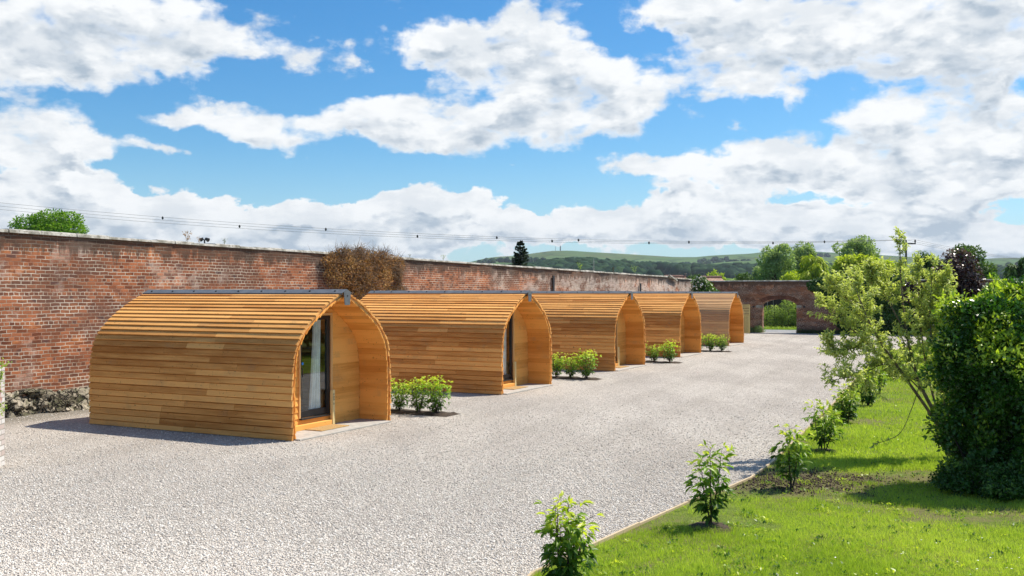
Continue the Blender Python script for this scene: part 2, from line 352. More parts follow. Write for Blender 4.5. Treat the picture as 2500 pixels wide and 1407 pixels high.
c_ = t.mix(t.math('MULTIPLY', t.ss(rr_, 1.15, .6), .8), c_, t.mix(t.ss(f_, .4, .6), (.075, .055, .035), (.20, .155, .095)))
finish(t, c_, .95, f_, 1.0, .03, .15); M['lawn'] = m
m, t = mat('field_ground'); tc = t.n('ShaderNodeTexCoord'); v = tc.outputs['Object']
a_ = t.noise(v, .03, 6, .65).outputs[0]
finish(t, t.mix(t.ss(a_, .35, .65), (.055, .115, .02), (.12, .19, .04)), 1.0, spec=.1); M['field'] = m

def leaf_mat(name, dark, mid, young, trans=.42, rough=.42, spec=.4):
    """tint attribute: 0 old leaf, 1 new growth"""
    m, t = mat(name); at = t.n('ShaderNodeAttribute', attribute_name='tint').outputs['Fac']
    ge = t.n('ShaderNodeNewGeometry')
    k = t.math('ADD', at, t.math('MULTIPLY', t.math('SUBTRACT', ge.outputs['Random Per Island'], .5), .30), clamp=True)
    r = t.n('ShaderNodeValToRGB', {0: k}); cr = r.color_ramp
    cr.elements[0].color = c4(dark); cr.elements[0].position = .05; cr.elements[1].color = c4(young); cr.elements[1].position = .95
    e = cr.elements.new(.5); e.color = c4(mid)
    p = t.n('ShaderNodeBsdfPrincipled', {'Base Color': r.outputs[0], 'Roughness': rough, 'Specular IOR Level': spec})
    tr = t.n('ShaderNodeBsdfTranslucent', {'Color': t.mix(1.0, r.outputs[0], (1.3, 1.4, .6), 'MULTIPLY')})
    mx = t.n('ShaderNodeMixShader', {0: trans, 1: p.outputs[0], 2: tr.outputs[0]})
    t.n('ShaderNodeOutputMaterial', {'Surface': mx.outputs[0]}); return m
M['leaf_shrub'] = leaf_mat('shrub_leaf', (.07, .17, .018), (.30, .46, .035), (.74, .78, .09))
M['leaf_sap'] = leaf_mat('sapling_leaf', (.055, .13, .02), (.22, .36, .03), (.72, .74, .09))
M['leaf_tree'] = leaf_mat('pale_leaf', (.25, .31, .10), (.46, .52, .17), (.74, .75, .28), .38)
M['leaf_dark'] = leaf_mat('glossy_leaf', (.022, .070, .010), (.070, .185, .020), (.50, .62, .06), .36, .30, .5)
M['leaf_ivy'] = leaf_mat('ivy_leaf', (.018, .06, .010), (.05, .13, .016), (.20, .32, .04), .3, .4)
M['leaf_hedge'] = leaf_mat('hedge_leaf', (.09, .15, .035), (.28, .38, .09), (.55, .62, .17), .4, .6, .2)
M['leaf_oak'] = leaf_mat('oak_leaf', (.05, .13, .012), (.12, .26, .018), (.25, .38, .035), .4, .6, .2)
M['leaf_willow'] = leaf_mat('willow_leaf', (.14, .21, .09), (.26, .35, .15), (.40, .50, .22), .42, .6, .2)
M['leaf_yellow'] = leaf_mat('golden_leaf', (.18, .27, .02), (.36, .45, .035), (.56, .60, .07), .45, .6, .2)
M['leaf_green'] = leaf_mat('woodland_leaf', (.03, .075, .018), (.07, .14, .028), (.14, .22, .04), .3, .6, .2)
M['leaf_conifer'] = leaf_mat('conifer_needles', (.012, .032, .010), (.03, .06, .016), (.075, .10, .03), .15, .6, .2)
M['leaf_purple'] = leaf_mat('purple_leaf', (.020, .008, .010), (.055, .022, .024), (.14, .085, .08), .22, .28, .6)
M['leaf_dead'] = leaf_mat('dead_leaf', (.16, .085, .04), (.36, .18, .065), (.62, .42, .20), .3, .8, .1)
M['twig'] = plain('twig', (.20, .14, .09), .9)
M['grass'] = leaf_mat('grass_blade', (.22, .31, .035), (.38, .50, .06), (.62, .70, .14), .40, .6, .15)
M['petal'] = plain('petal', (.85, .83, .72), .7)

# ------------------------------------------------------------------ foliage builders
T_LEAF = (np.array([[0, 0, 0], [-.42, .30, .10], [0, .34, -.03], [.42, .30, .10], [-.36, .66, .02], [0, .68, -.12], [.36, .66, .02], [0, 1, -.30]]),
          np.array([[0, 2, 1, 1], [0, 3, 2, 2], [1, 2, 5, 4], [2, 3, 6, 5], [4, 5, 7, 7], [5, 6, 7, 7]]))
T_KITE = (np.array([[0, 0, 0], [-.5, .45, .06], [0, 1, -.12], [.5, .45, .06]]), np.array([[0, 3, 2, 1]]))
def leaves(name, P, D, N, L, Wd, tint, tpl=T_KITE):
    """P positions, D growth directions, N approximate upper-side normals"""
    P = np.asarray(P, float); D = np.asarray(D, float); N = np.asarray(N, float); n = len(P)
    D /= np.linalg.norm(D, axis=1, keepdims=True) + 1e-9
    S = np.cross(D, N); S /= np.linalg.norm(S, axis=1, keepdims=True) + 1e-9
    U = np.cross(S, D); T, Fq = tpl
    L = np.broadcast_to(L, n)[:, None, None]; Wd = np.broadcast_to(Wd, n)[:, None, None]
    V = P[:, None] + S[:, None] * T[None, :, :1] * Wd + D[:, None] * T[None, :, 1:2] * L + U[:, None] * T[None, :, 2:3] * L
    k = len(T); V = V.reshape(-1, 3)
    if tpl is T_LEAF:
        tri = np.array([[0, 2, 1], [0, 3, 2], [1, 2, 5], [1, 5, 4], [2, 3, 6], [2, 6, 5], [4, 5, 7], [5, 6, 7]])
    else: tri = Fq
    Fc = (tri[None] + (np.arange(n) * k)[:, None, None]).reshape(-1, tri.shape[1])
    return np_mesh(name, V, Fc, {'tint': np.repeat(np.clip(tint, 0, 1), k)})
def rvec(n, rng=RNG):
    v = rng.normal(size=(n, 3)); return v / np.linalg.norm(v, axis=1, keepdims=True)

def vnoise(P, s, seed=0):                              # cheap smooth value noise on arrays
    P = np.asarray(P) * s + seed * 17.3; i = np.floor(P).astype(int); f = P - i; f = f * f * (3 - 2 * f); out = 0
    for dx in (0, 1):
        for dy in (0, 1):
            for dz in (0, 1):
                h = np.sin((i[:, 0] + dx) * 127.1 + (i[:, 1] + dy) * 311.7 + (i[:, 2] + dz) * 74.7) * 43758.5453
                h = h - np.floor(h)
                out = out + h * np.where(dx, f[:, 0], 1 - f[:, 0]) * np.where(dy, f[:, 1], 1 - f[:, 1]) * np.where(dz, f[:, 2], 1 - f[:, 2])
    return out
def crown_points(lobes, n, clump=.5, gap=.42, seed=1, fill=.45):
    """points spread through a crown made of ellipsoid lobes, gathered into clumps with gaps between"""
    rng = np.random.default_rng(seed); lob = np.array(lobes, float)      # cx cy cz rx ry rz
    vol = lob[:, 3] * lob[:, 4] * lob[:, 5]; area = vol ** (2 / 3); pr = area / area.sum()
    out = []; nor = []; dep = []
    need = n
    while need > 0:
        q = rng.choice(len(lob), size=need * 2, p=pr); d = rvec(need * 2, rng)
        r = 1 - fill * rng.random(need * 2) ** 1.7
        p = lob[q, :3] + d * lob[q, 3:] * r[:, None]
        keep = vnoise(p, 1 / clump, seed) + .35 * vnoise(p, 2.6 / clump, seed + 3) > gap + .16 * (r > .93)
        p = p[keep][:need]; out.append(p); nor.append((d / lob[q, 3:])[keep][:need]); dep.append(r[keep][:need]); need -= len(p)
    nn = np.concatenate(nor); nn /= np.linalg.norm(nn, axis=1, keepdims=True)
    return np.concatenate(out), nn, np.concatenate(dep)
def lobes_for(w, h, d, n, seed, flat=.75, base=.0, taper=.35):
    """irregular set of lobes filling a crown of width w, depth d, from z=base to h"""
    rng = random.Random(seed); L = []
    hh = h - base
    L.append((0, 0, base + hh * .45, w * .27, d * .27, hh * .33))
    for i in range(int(n * 1.8)):
        u = rng.uniform(.12, .92); a = rng.uniform(0, 6.283)
        prof = math.sin(math.pi * min(1, max(.05, u ** flat))) ** .6
        rr = rng.uniform(.45, 1.0) * prof
        s = rng.uniform(.09, .19)
        L.append((math.cos(a) * w * .5 * rr * (1 - s), math.sin(a) * d * .5 * rr * (1 - s), base + hh * u, w * s, d * s, hh * s * rng.uniform(.6, .95)))
    A = np.array(L); ex = max((A[:, 0] + A[:, 3]).max(), -(A[:, 0] - A[:, 3]).min()); ey = max((A[:, 1] + A[:, 4]).max(), -(A[:, 1] - A[:, 4]).min()); tz = (A[:, 2] + A[:, 5]).max()
    sx, sy, sz = w * .5 / ex, d * .5 / ey, (h - base) / (tz - base)
    return [(a * sx, b * sy, base + (c - base) * sz, e * sx, f * sy, g_ * sz) for a, b, c, e, f, g_ in L]
def tree(name, label, cat, loc, w, h, kind, n=9000, leaf=.28, seed=1, nl=16, base=.25, clump=.7, gap=.5, group=None, droop=0.0, trunk=None, lean=(0, 0), flat=.75, d=None):
    t = empty(name, loc, label=label, cat=cat, group=group); rng = np.random.default_rng(seed)
    d = d or w
    L = lobes_for(w, h, d, nl, seed, flat, h * base)
    L = [(a + lean[0] * c / h, b + lean[1] * c / h, c, e, f, g_) for a, b, c, e, f, g_ in L]
    P_, N_, dep = crown_points(L, n, clump * w / 8, gap, seed)
    D_ = rvec(n, rng) * .8 + N_ * .5; D_[:, 2] -= droop * 1.6
    Nn = rvec(n, rng) * .7 + N_ + np.array([0, 0, .6])
    tint = .30 + .35 * (vnoise(P_, 2.2 / w * 4, seed + 9) - .3) + .25 * rng.random(n) + .12 * (P_[:, 2] / h)
    link('crown', leaves('crown', P_, D_, Nn, leaf * (.6 + .8 * rng.random(n)) * (1 + droop * 1.5), leaf * .55, tint), M[kind], t)
    mb = MB(); tr = trunk or w * .035; rs = random.Random(seed)
    top = Vector((lean[0] * .6, lean[1] * .6, h * .62))
    mb.tube([(0, 0, 0), (top.x * .3, top.y * .3, h * .3), top], [tr, tr * .75, tr * .3], 7)
    for l in L[1:]:
        s = rs.uniform(.25, .6); a = Vector((top.x * s, top.y * s, top.z * s + .0)); b = Vector(l[:3])
        mb.tube([a, a.lerp(b, .5) + Vector((0, 0, h * .03)), b], [tr * .45, tr * .25, tr * .08], 5)
    mb.obj('trunk', M['bark_dark'], t); return t

# ------------------------------------------------------------------ ground
WD = Vector((.4508, .8926, 0)); WN = Vector((.8926, -.4508, 0)); W0 = Vector((-10.48, 20.1, 0))   # left wall line, its face normal
CORNER = W0 + WD * 50.6
FD = Vector((.8926, -.4508, 0)); FN = Vector((-.4508, -.8926, 0))                               # far wall runs along FD
FAR0 = Vector((6.45 * H, 24.9 * H, 0))                                                          # left jamb area of the gate
def sheet(name, pts, z, m, **kw):
    me = bpy.data.meshes.new(name); me.from_pydata([(p[0], p[1], z) for p in pts], [], [tuple(range(len(pts)))])
    if me.polygons[0].normal.z < 0: me.flip_normals()
    return link(name, me, m, **kw)
sheet('ground', [(-3000, -400), (3000, -400), (3000, 700), (-3000, 700)], -.03, M['field'], kind='structure')
EDGE_PX = [(1300, 1405), (1440, 1340), (1560, 1284), (1680, 1230), (1755, 1205), (1830, 1172), (1895, 1124), (1968, 1052), (2030, 992), (2075, 942), (2115, 900), (2165, 862), (2235, 841)]
EDGE = [Vector((-1.6, 2.0, 0)), Vector((-.75, 5.5, 0))] + [G(x, y) for x, y in EDGE_PX] + [Vector((24.2, 54.5, 0)), Vector((27.5, 57.2, 0))]
EDGE[0] = Vector((-2.2, -3, 0))
WALL_END = FAR0 + FD * 26
gp = [W0 + WD * -28, W0 + WD * -28 + Vector((20, -20, 0))] + EDGE + [FAR0 + FD * 13.0 + FN * -.2, CORNER + FN * -.2]
sheet('gravel_drive', gp, 0.0, M['gravel'], kind='structure')
lp = EDGE + [WALL_END + FD * 25, Vector((60, 30, 0)), Vector((60, -10, 0)), Vector((-2.2, -10, 0))]
sheet('lawn', lp, 0.006, M['lawn'], kind='structure')
# timber edging board along the lawn
mb = MB()
for a, b in zip(EDGE[1:-1], EDGE[2:]):
    L_ = (b - a).length; k = max(1, int(L_ / 1.8)); dirv = (b - a).normalized(); nn = Vector((-dirv.y, dirv.x, 0)) * .014
    for i in range(k):
        p = a.lerp(b, i / k); q = a.lerp(b, (i + 1) / k - .004 / L_); zz = .040 + random.uniform(-.010, .008)
        mb.prism([p - nn - Vector((0, 0, .05)), q - nn - Vector((0, 0, .05)), q - nn + Vector((0, 0, zz)), p - nn + Vector((0, 0, zz))], nn * 2)
mb.obj('timber_edging', M['edge'], label='thin weathered timber board edging between gravel drive and lawn', cat='edging')
# road beyond the gate
m, t = mat('tarmac'); tc = t.n('ShaderNodeTexCoord'); n_ = t.noise(tc.outputs['Object'], 2, 8, .7).outputs[0]
finish(t, t.mix(t.ss(n_, .35, .65), (.20, .20, .20), (.32, .32, .32)), .9, n_, .3, .01); M['road'] = m
gc = FAR0 + FD * .95
sheet('road', [gc - FD * 3 - FN * .1, gc + FD * 3 - FN * .1, gc + FD * 6 - FN * 5.5, gc - FD * 30 - FN * 5.5, gc - FD * 30 - FN * 1.5, gc - FD * 3 - FN * 1.5], -.012, M['road'], kind='structure')

# ------------------------------------------------------------------ walls
def uv_wall(me, origin, d):
    uvl = me.uv_layers.new(name='UVMap'); nrm = Vector((d.y, -d.x, 0))
    for p in me.polygons:
        for li in p.loop_indices:
            co = Vector(me.vertices[me.loops[li].vertex_index].co) - origin
            uu = co.dot(nrm) + 100 if abs(p.normal.dot(d)) > .7 else co.dot(d)
            vv = co.z if abs(p.normal.z) < .7 else co.dot(nrm)
            uvl.data[li].uv = (uu, vv)
def wall_top(s): return 3.80 - .0066 * s if s < 47.2 else 3.80 - .0066 * s
def wall_grid(name, O, d, nrm, s0, s1, th, topf, m, parent, amp=.03, ds=.4, seed=0):
    ns = max(2, int((s1 - s0) / ds)); nz = 10; bm = bmesh.new(); rows = []
    for i in range(ns + 1):
        s = s0 + (s1 - s0) * i / ns; col = []
        for j in range(nz + 1):
            z = topf(s) * j / nz
            off = amp * (mnoise.noise(Vector((s * .35 + seed, z * .7, 0))) + .5 * mnoise.noise(Vector((s * 1.3, z * 1.7, 5))))
            p = O + d * s + nrm * off; col.append(bm.verts.new((p.x, p.y, z - (.05 if j == 0 else 0))))
        q = O + d * s - nrm * th; col.append(bm.verts.new((q.x, q.y, topf(s)))); col.append(bm.verts.new((q.x, q.y, -.05)))
        rows.append(col)
    for a, b in zip(rows, rows[1:]):
        for j in range(nz + 2): bm.faces.new((a[j], b[j], b[j + 1], a[j + 1]))
    bm.faces.new(rows[0]); bm.faces.new(rows[-1][::-1])
    bmesh.ops.recalc_face_normals(bm, faces=bm.faces)
    me = bpy.data.meshes.new(name); bm.to_mesh(me); bm.free(); uv_wall(me, O, d)
    return link(name, me, m, parent)
def coping(O, d, nrm, s0, s1, th, topf, m, parent, over=.05, t_=.072, seed=3, step=(.5, .95)):
    mb = MB(); rs = random.Random(seed); s = s0
    while s < s1:
        e = min(s1, s + rs.uniform(*step)); z0 = (topf(s) + .003, topf(e) + .003); zt = t_ * rs.uniform(.75, 1.15); o1 = over * rs.uniform(.4, 1.3)
        a = O + d * (s + .006); b = O + d * (e - .006); up = Vector((0, 0, 1))
        pr = [a + nrm * o1 + up * z0[0], a + nrm * (o1 - .01) + up * (z0[0] + zt * .8), a + nrm * (o1 - .06) + up * (z0[0] + zt), a - nrm * (th + .03) + up * (z0[0] + zt * rs.uniform(.8, 1.1)), a - nrm * (th + .04) + up * z0[0]]
        off = b - a; off.z = z0[1] - z0[0]; mb.prism(pr, off); s = e
    o = mb.obj('coping', m, parent); return o
lw = empty('brick_wall', W0, label='long sunlit old red brick garden wall behind the row of pods', cat='wall')
inv = Matrix.Translation(-W0)
def reparent(o, p): o.parent = p; o.matrix_parent_inverse = Matrix.Translation(-Vector(p.location)); return o
o = wall_grid('wall', W0, WD, WN, -9, 46.4, .42, wall_top, M['brick_left'], None, .05); reparent(o, lw)
o = wall_grid('wall', W0, WD, WN, 46.4, 50.4, .42, lambda s: wall_top(s) - .06, M['brick_left'], None, .05, seed=4); reparent(o, lw)
reparent(coping(W0, WD, WN, -9, 44.6, .42, wall_top, M['coping'], None), lw)
reparent(coping(W0, WD, WN, 44.65, 50.4, .42, lambda s: wall_top(s) - .06, M['stone'], None, t_=.07), lw)
# slipped coping slab
mb = MB(); a = W0 + WD * 44.2 + WN * .05; b = a + WD * 1.6; 
mb.prism([a + Vector((0, 0, 3.60)), b + Vector((0, 0, 3.28)), b + Vector((0, 0, 3.36)), a + Vector((0, 0, 3.68))], WN * .10)
reparent(mb.obj('slipped_slab', M['coping']), lw)
# rough stone footing, only where it shows
bm = bmesh.new(); rows = []
for i in range(400):
    s = -9 + i * .045; col = []
    hgt = .52 + .16 * mnoise.noise(Vector((s * .8, 0, 3)))
    for j in range(9):
        z = hgt * j / 8
        q = Vector((s * 1.9, z * 4, 0)); n_ = mnoise.noise(q) + .6 * mnoise.noise(q * 2.7)
        off = .06 + .10 * (1 - j / 8) + .16 * n_ + .05 * mnoise.noise(q * 6.3) + (.26 * math.exp(-((s - 1.75) / .8) ** 2) * (1 - j / 9))
        if j == 8: off = -.02
        p = W0 + WD * s + WN * off; col.append(bm.verts.new((p.x, p.y, z - .03)))
    rows.append(col)
for a, b in zip(rows, rows[1:]):
    for j in range(8): bm.faces.new((a[j], b[j], b[j + 1], a[j + 1]))
bmesh.ops.recalc_face_normals(bm, faces=bm.faces)
me = bpy.data.meshes.new('stone_footing'); bm.to_mesh(me); bm.free()
m, t = mat('rubble_footing'); tc = t.n('ShaderNodeTexCoord'); v = tc.outputs['Object']
vs_ = t.mapping(t.vmath('ADD', v, t.vmath('SCALE', t.noise(v, 3, 3).outputs['Color'])), scale=(1.6, 1.6, 4.2))
ve = t.n('ShaderNodeTexVoronoi', {'Vector': vs_, 'Scale': 1.5}, feature='DISTANCE_TO_EDGE').outputs['Distance']; vc = t.n('ShaderNodeSeparateColor', {0: t.n('ShaderNodeTexVoronoi', {'Vector': vs_, 'Scale': 1.5}).outputs['Color']}).outputs[0]
n2_ = t.noise(v, 9, 6, .7).outputs[0]; c_ = t.mix(vc, (.13, .115, .08), (.50, .44, .34)); c_ = t.mix(t.math('MULTIPLY', t.ss(n2_, .48, .62), .7), c_, (.10, .11, .05)); c_ = t.mix(t.ss(ve, .10, .02), c_, (.035, .03, .022))
finish(t, c_, .95, t.math('ADD', n2_, t.ss(ve, .0, .15)), 1.0, .06, .15)
reparent(link('stone_footing', me, m), lw)
# dark strips on the wall face, standing in for shade in its slots
for s_, zz, hh in ((27.2, 2.35, 1.0), (39.0, 2.2, .9)):
    mb = MB(); a = W0 + WD * s_ + WN * .045
    mb.prism([a + Vector((0, 0, zz)), a + WD * .16 + Vector((0, 0, zz)), a + WD * .16 + Vector((0, 0, zz + hh)), a + Vector((0, 0, zz + hh))], WN * .05)
    reparent(mb.obj('dark_slot', M['iron']), lw)

# far wall with arched gateway: outline in (u along FD, z)
fw = empty('brick_wall', FAR0, label='shaded brown brick wall with arched gateway at the far end', cat='wall')
TOPF = 3.30; g0, g1, spr, apx = -.24, 1.92, 1.84, 2.16
def far_block(name, outline, th=.42):
    pts = [FAR0 + FD * u + Vector((0, 0, z)) for u, z in outline]; mb = MB(); mb.prism(pts, -FN * th)
    me = mb.mesh(name); uv_wall(me, FAR0, FD); return reparent(link(name, me, M['brick_far']), fw)
arc = [(g0 + (g1 - g0) * i / 12, spr + (apx - spr) * math.sin(math.pi * i / 12) ** .8) for i in range(13)]
far_block('wall', [(-13, -.05), (g0, -.05)] + arc + [(g1, -.05), (26, -.05), (26, TOPF), (-13, TOPF)])
far_block('wall', [(26, -.05), (50, -.05), (50, TOPF - .02), (26, TOPF - .02)], .40)
reparent(coping(FAR0, FD, FN, -13, 50, .42, lambda s: TOPF, M['coping'], None, t_=.075, seed=8), fw)
# brick arch ring, imposts, pale reveal
m, t = mat('arch_brick'); tc = t.n('ShaderNodeTexCoord'); ge = t.n('ShaderNodeNewGeometry')
finish(t, t.mix(ge.outputs['Random Per Island'], (.11, .05, .033), (.20, .085, .05)), .9); M['ring'] = m
mb = MB(); NR = 30
for i in range(NR):
    def ap(f, r):
        th_ = math.pi * f; u = (g0 + g1) / 2 - math.cos(th_) * ((g1 - g0) / 2 + r * .6); z = spr + (apx - spr) * math.sin(th_) ** .8 + r * math.sin(th_) ** .4
        return FAR0 + FD * u + FN * .004 + Vector((0, 0, z))
    f0, f1 = (i + .05) / NR, (i + .95) / NR
    f0 = .06 + f0 * .88; f1 = .06 + f1 * .88
    mb.prism([ap(f0, .004), ap(f1, .004), ap(f1, .26), ap(f0, .26)], FN * .02)
reparent(mb.obj('arch', M['ring']), fw)
for u0, u1 in ((g0 - .42, g0 - .004), (g1 + .004, g1 + .32)):
    mb = MB(); mb.prism([FAR0 + FD * u0 + Vector((0, 0, 1.60)), FAR0 + FD * u1 + Vector((0, 0, 1.60)), FAR0 + FD * u1 + Vector((0, 0, 1.77)), FAR0 + FD * u0 + Vector((0, 0, 1.77))], FN * .03)
    reparent(mb.obj('impost', M['stone']), fw)
for u0 in (g0 - .62, g1 + .42):
    mb = MB(); c0 = FAR0 + FD * u0 + Vector((0, 0, 1.62)); mb.prism([c0, c0 + FD * .13, c0 + FD * .13 + Vector((0, 0, .12)), c0 + Vector((0, 0, .12))], FN * .012)
    reparent(mb.obj('iron_fixing', M['iron']), fw)

# ------------------------------------------------------------------ pods
def chaikin(p, n=2):
    for _ in range(n):
        q = [p[0]]
        for a, b in zip(p, p[1:]): q += [(a[0] * .75 + b[0] * .25, a[1] * .75 + b[1] * .25), (a[0] * .25 + b[0] * .75, a[1] * .25 + b[1] * .75)]
        p = q + [p[-1]]
    return p
PROF = chaikin([(1.470, 0), (1.480, .5), (1.482, .95), (1.45, 1.32), (1.375, 1.64), (1.13, 1.935), (.76, 2.20), (.46, 2.375), (.20, 2.49), (0, 2.565)])
seg = [0.0]
for a, b in zip(PROF, PROF[1:]): seg.append(seg[-1] + math.hypot(b[0] - a[0], b[1] - a[1]))
ARC = seg[-1]
def prof(s, off=0.0):
    s = min(max(s, 0), ARC); i = max(0, min(len(seg) - 2, next((k for k in range(len(seg) - 1) if seg[k + 1] >= s), len(seg) - 2)))
    f = (s - seg[i]) / (seg[i + 1] - seg[i]); a, b = PROF[i], PROF[i + 1]
    def nrm(i_):
        i_ = max(0, min(len(PROF) - 2, i_)); p, q = PROF[i_], PROF[i_ + 1]; l = math.hypot(q[0] - p[0], q[1] - p[1]); return ((q[1] - p[1]) / l, -(q[0] - p[0]) / l)
    n0, n1 = nrm(i - 1 if f < .5 else i), nrm(i if f < .5 else i + 1); g_ = f + .5 if f < .5 else f - .5
    nx = n0[0] * (1 - g_) + n1[0] * g_; nz = n0[1] * (1 - g_) + n1[1] * g_; l = math.hypot(nx, nz)
    return (a[0] + (b[0] - a[0]) * f + nx / l * off, a[1] + (b[1] - a[1]) * f + nz / l * off)
def inner_half(z, off):                               # half width of the offset profile at height z
    best = 0
    pts = [prof(ARC * i / 120, off) for i in range(121)]
    for a, b in zip(pts, pts[1:]):
        if min(a[1], b[1]) <= z <= max(a[1], b[1]) and b[1] != a[1]:
            best = max(best, a[0] + (b[0] - a[0]) * (z - a[1]) / (b[1] - a[1]))
    return max(best, .0)
LEN = 5.0; NB = 28; EXP = (ARC - .02) / NB; PD = .70
def build_pod():
    rs = random.Random(5)
    pod = empty('camping_pod')
    mb = MB()
    for sg in (1, -1):
        for i in range(NB):
            s0, s1 = i * EXP, min((i + 1) * EXP + .012, ARC)
            def q(s, off): a = prof(s, off); return (a[0] * sg, max(a[1], .012))
            tb, tt = .040, .008
            cuts = [0 + rs.uniform(-.016, .008)] + sorted([rs.choice((1.25, 1.9, 2.5, 3.1, 3.75)) + rs.uniform(-.05, .05)]) + [LEN]
            if rs.random() < .25: cuts.insert(1, cuts[1] - .9 if cuts[1] > 2 else cuts[1] + 1.2); cuts.sort()
            for a, b in zip(cuts, cuts[1:]):
                d_ = rs.uniform(-.0015, .0015)
                e_ = s0 + EXP; poly = [(a, *q(s0, 0)), (a, *q(s0, tb + d_)), (a, *q(e_ - .020, tt + .014 + d_)), (a, *q(e_ - .015, -.001)), (a, *q(min(e_ + .004, ARC), .001)), (a, *q(min(e_ + .004, ARC), -.004)), (a, *q(s0, -.004))]
                mb.prism(poly, (b - a - .0025, 0, 0))
    mb.obj('cladding', M['clad'], pod)
    # porch lining, lapped boards facing inwards
    mb = MB(); NL = 27
    for sg in (1, -1):
        for i in range(NL):
            s0, s1 = ARC * i / NL, min(ARC * (i + 1) / NL + .012, ARC)
            def q(s, off): a = prof(s, off); return (max(a[0], 0.0) * sg, min(max(a[1], .03), 2.5))
            ob, ot = -.092, -.060
            x_ = .012 + rs.uniform(-.010, .006); mb.prism([(x_, *q(s0, -.056)), (x_, *q(s0, ob)), (x_, *q(s1, ot)), (x_, *q(s1, -.056))], (PD - x_, 0, 0))
    mb.obj('porch_lining', M['lining'], pod)
    # arch ribs just behind the board ends
    for x0 in (.035,):
        mb = MB()
        for sg in (1, -1):
            K = 30
            for i in range(K):
                s0, s1 = ARC * i / K, ARC * (i + 1) / K
                a, b, c, d_ = prof(s0, -.002), prof(s1, -.002), prof(s1, -.055), prof(s0, -.055)
                mb.prism([(x0, max(p[0], 0) * sg, max(p[1], .015)) for p in (a, b, c, d_)], (.09, 0, 0))
        mb.obj('arch_frame', M['rib'], pod)
    # ridge cap with folded front plate and screws
    def capline(y): return 2.615 - abs(y) * .40
    mb = MB()
    for sg in (1, -1):
        mb.prism([(-.05, 0, 2.622), (-.05, .155 * sg, capline(.155)), (-.05, .155 * sg, capline(.155) - .03), (-.05, .148 * sg, capline(.15) - .03), (-.05, .148 * sg, capline(.148) - .006), (-.05, 0, 2.614)], (LEN + .08, 0, 0))
    cap = mb.obj('ridge_cap', M['slate'], pod)
    mb = MB(); mb.prism([(-.050, 0, 2.612), (-.050, .105, 2.565), (-.050, .078, 2.33), (-.050, -.078, 2.33), (-.050, -.105, 2.565)], (-.008, 0, 0))
    fp = mb.obj('end_plate', M['slate'], cap)
    MB().tube([(-.058, 0, 2.50), (-.066, 0, 2.50)], .014, 8).obj('screw', M['screw'], cap)
    sm = MB().tube([(0, 0, 0), (0, .006, .014)], .017, 8).mesh('screw')
    for i in range(9):
        o = link('screw', sm, M['screw'], cap); o.location = (.16 + i * .585, .085, capline(.085) + .002)
    # front wall of the porch: lapped boards around the door
    DL, DR, DB, DT = .455, -.455, .235, 2.13
    mb = MB(); z = .0; bh = .118
    while z < 2.42:
        z1 = min(z + bh, 2.47); ha, hb = inner_half(max(z, .03), -.085), inner_half(z1, -.085)
        if ha < .03: break
        spans = []
        if z1 <= DB + .01 or z >= DT - .02: spans = [((ha, hb), (-ha, -hb))]
        else: spans = [((ha, hb), (DL + .045, DL + .045)), ((DR - .045, DR - .045), (-ha, -hb))]
        for (a0, a1), (b0, b1) in spans:
            if a1 < b1: a1 = b1 + .002
            if min(a0 - b0, a1 - b1) < 0: continue
            x = PD
            mb.v += [(x - .030, a0, z), (x - .030, b0, z), (x - .010, b1, z1), (x - .010, a1, z1), (x + .03, a0, z), (x + .03, b0, z), (x + .03, b1, z1), (x + .03, a1, z1)]
            b_ = len(mb.v) - 8; mb.f += [(b_ + p, b_ + q_, b_ + r_, b_ + s_) for p, q_, r_, s_ in ((0, 1, 2, 3), (7, 6, 5, 4), (0, 4, 5, 1), (1, 5, 6, 2), (2, 6, 7, 3), (3, 7, 4, 0))]
        z = z1
    mb.obj('front_wall', M['liningY'], pod)
    mb = MB(); x0 = PD - .042
    mb.box((x0, DL, DB), (PD + .05, DL + .045, DT)).box((x0, DR - .045, DB), (PD + .05, DR, DT)).box((x0, DR - .045, DT + .001), (PD + .05, DL + .045, DT + .04))
    mb.obj('door_trim', M['rib'], pod, .003)
    dr = empty('door'); dr.parent = pod
    mb = MB(); x0, x1 = PD - .012, PD + .045
    mb.box((x0, DL - .055, DB + .001), (x1, DL - .001, DT - .001)).box((x0, DR + .001, DB + .001), (x1, DR + .095, DT - .001)).box((x0 + .002, DR + .095, DT - .085), (x1 - .002, DL - .055, DT - .002)).box((x0 + .002, DR + .095, DB + .002), (x1 - .002, DL - .055, DB + .13))
    mb.obj('frame', M['black'], dr, .004)
    MB().box((PD - .075, DR - .05, DB - .03), (PD - .006, DL + .02, DB + .0)).obj('sill', M['black'], dr, .003)
    MB().box((PD + .015, DR + .094, DB + .125), (PD + .021, DL - .054, DT - .083)).obj('pane', M['glass'], dr)
    MB().tube([(PD - .02, DL - .03, 1.0), (PD - .055, DL - .03, 1.0), (PD - .055, DL - .03, 1.16), (PD - .02, DL - .03, 1.16)], .009, 6).obj('handle', M['iron'], dr)
    MB().tube([(PD + .0145, DL - .12, 1.24), (PD + .0135, DL - .12, 1.24)], .028, 12).obj('sticker', M['blue'], dr)
    # curtain gathered behind the pane
    V = []; Fq = []; K = 40; J = 14
    for j in range(J + 1):
        zz = .30 + (1.74) * j / J; spread = 1 + .55 * max(0, (1 - j / J)) ** 1.8
        for i in range(K + 1):
            f = i / K; y = -.30 + .22 * f * spread; V.append((PD + .10 + .022 * math.sin(f * 26 + .4 * math.sin(j * .3)), y, zz))
    for j in range(J):
        for i in range(K): a = j * (K + 1) + i; Fq.append((a, a + 1, a + K + 2, a + K + 1))
    link('curtain', np_mesh('curtain', V, Fq), M['white'], pod, True)
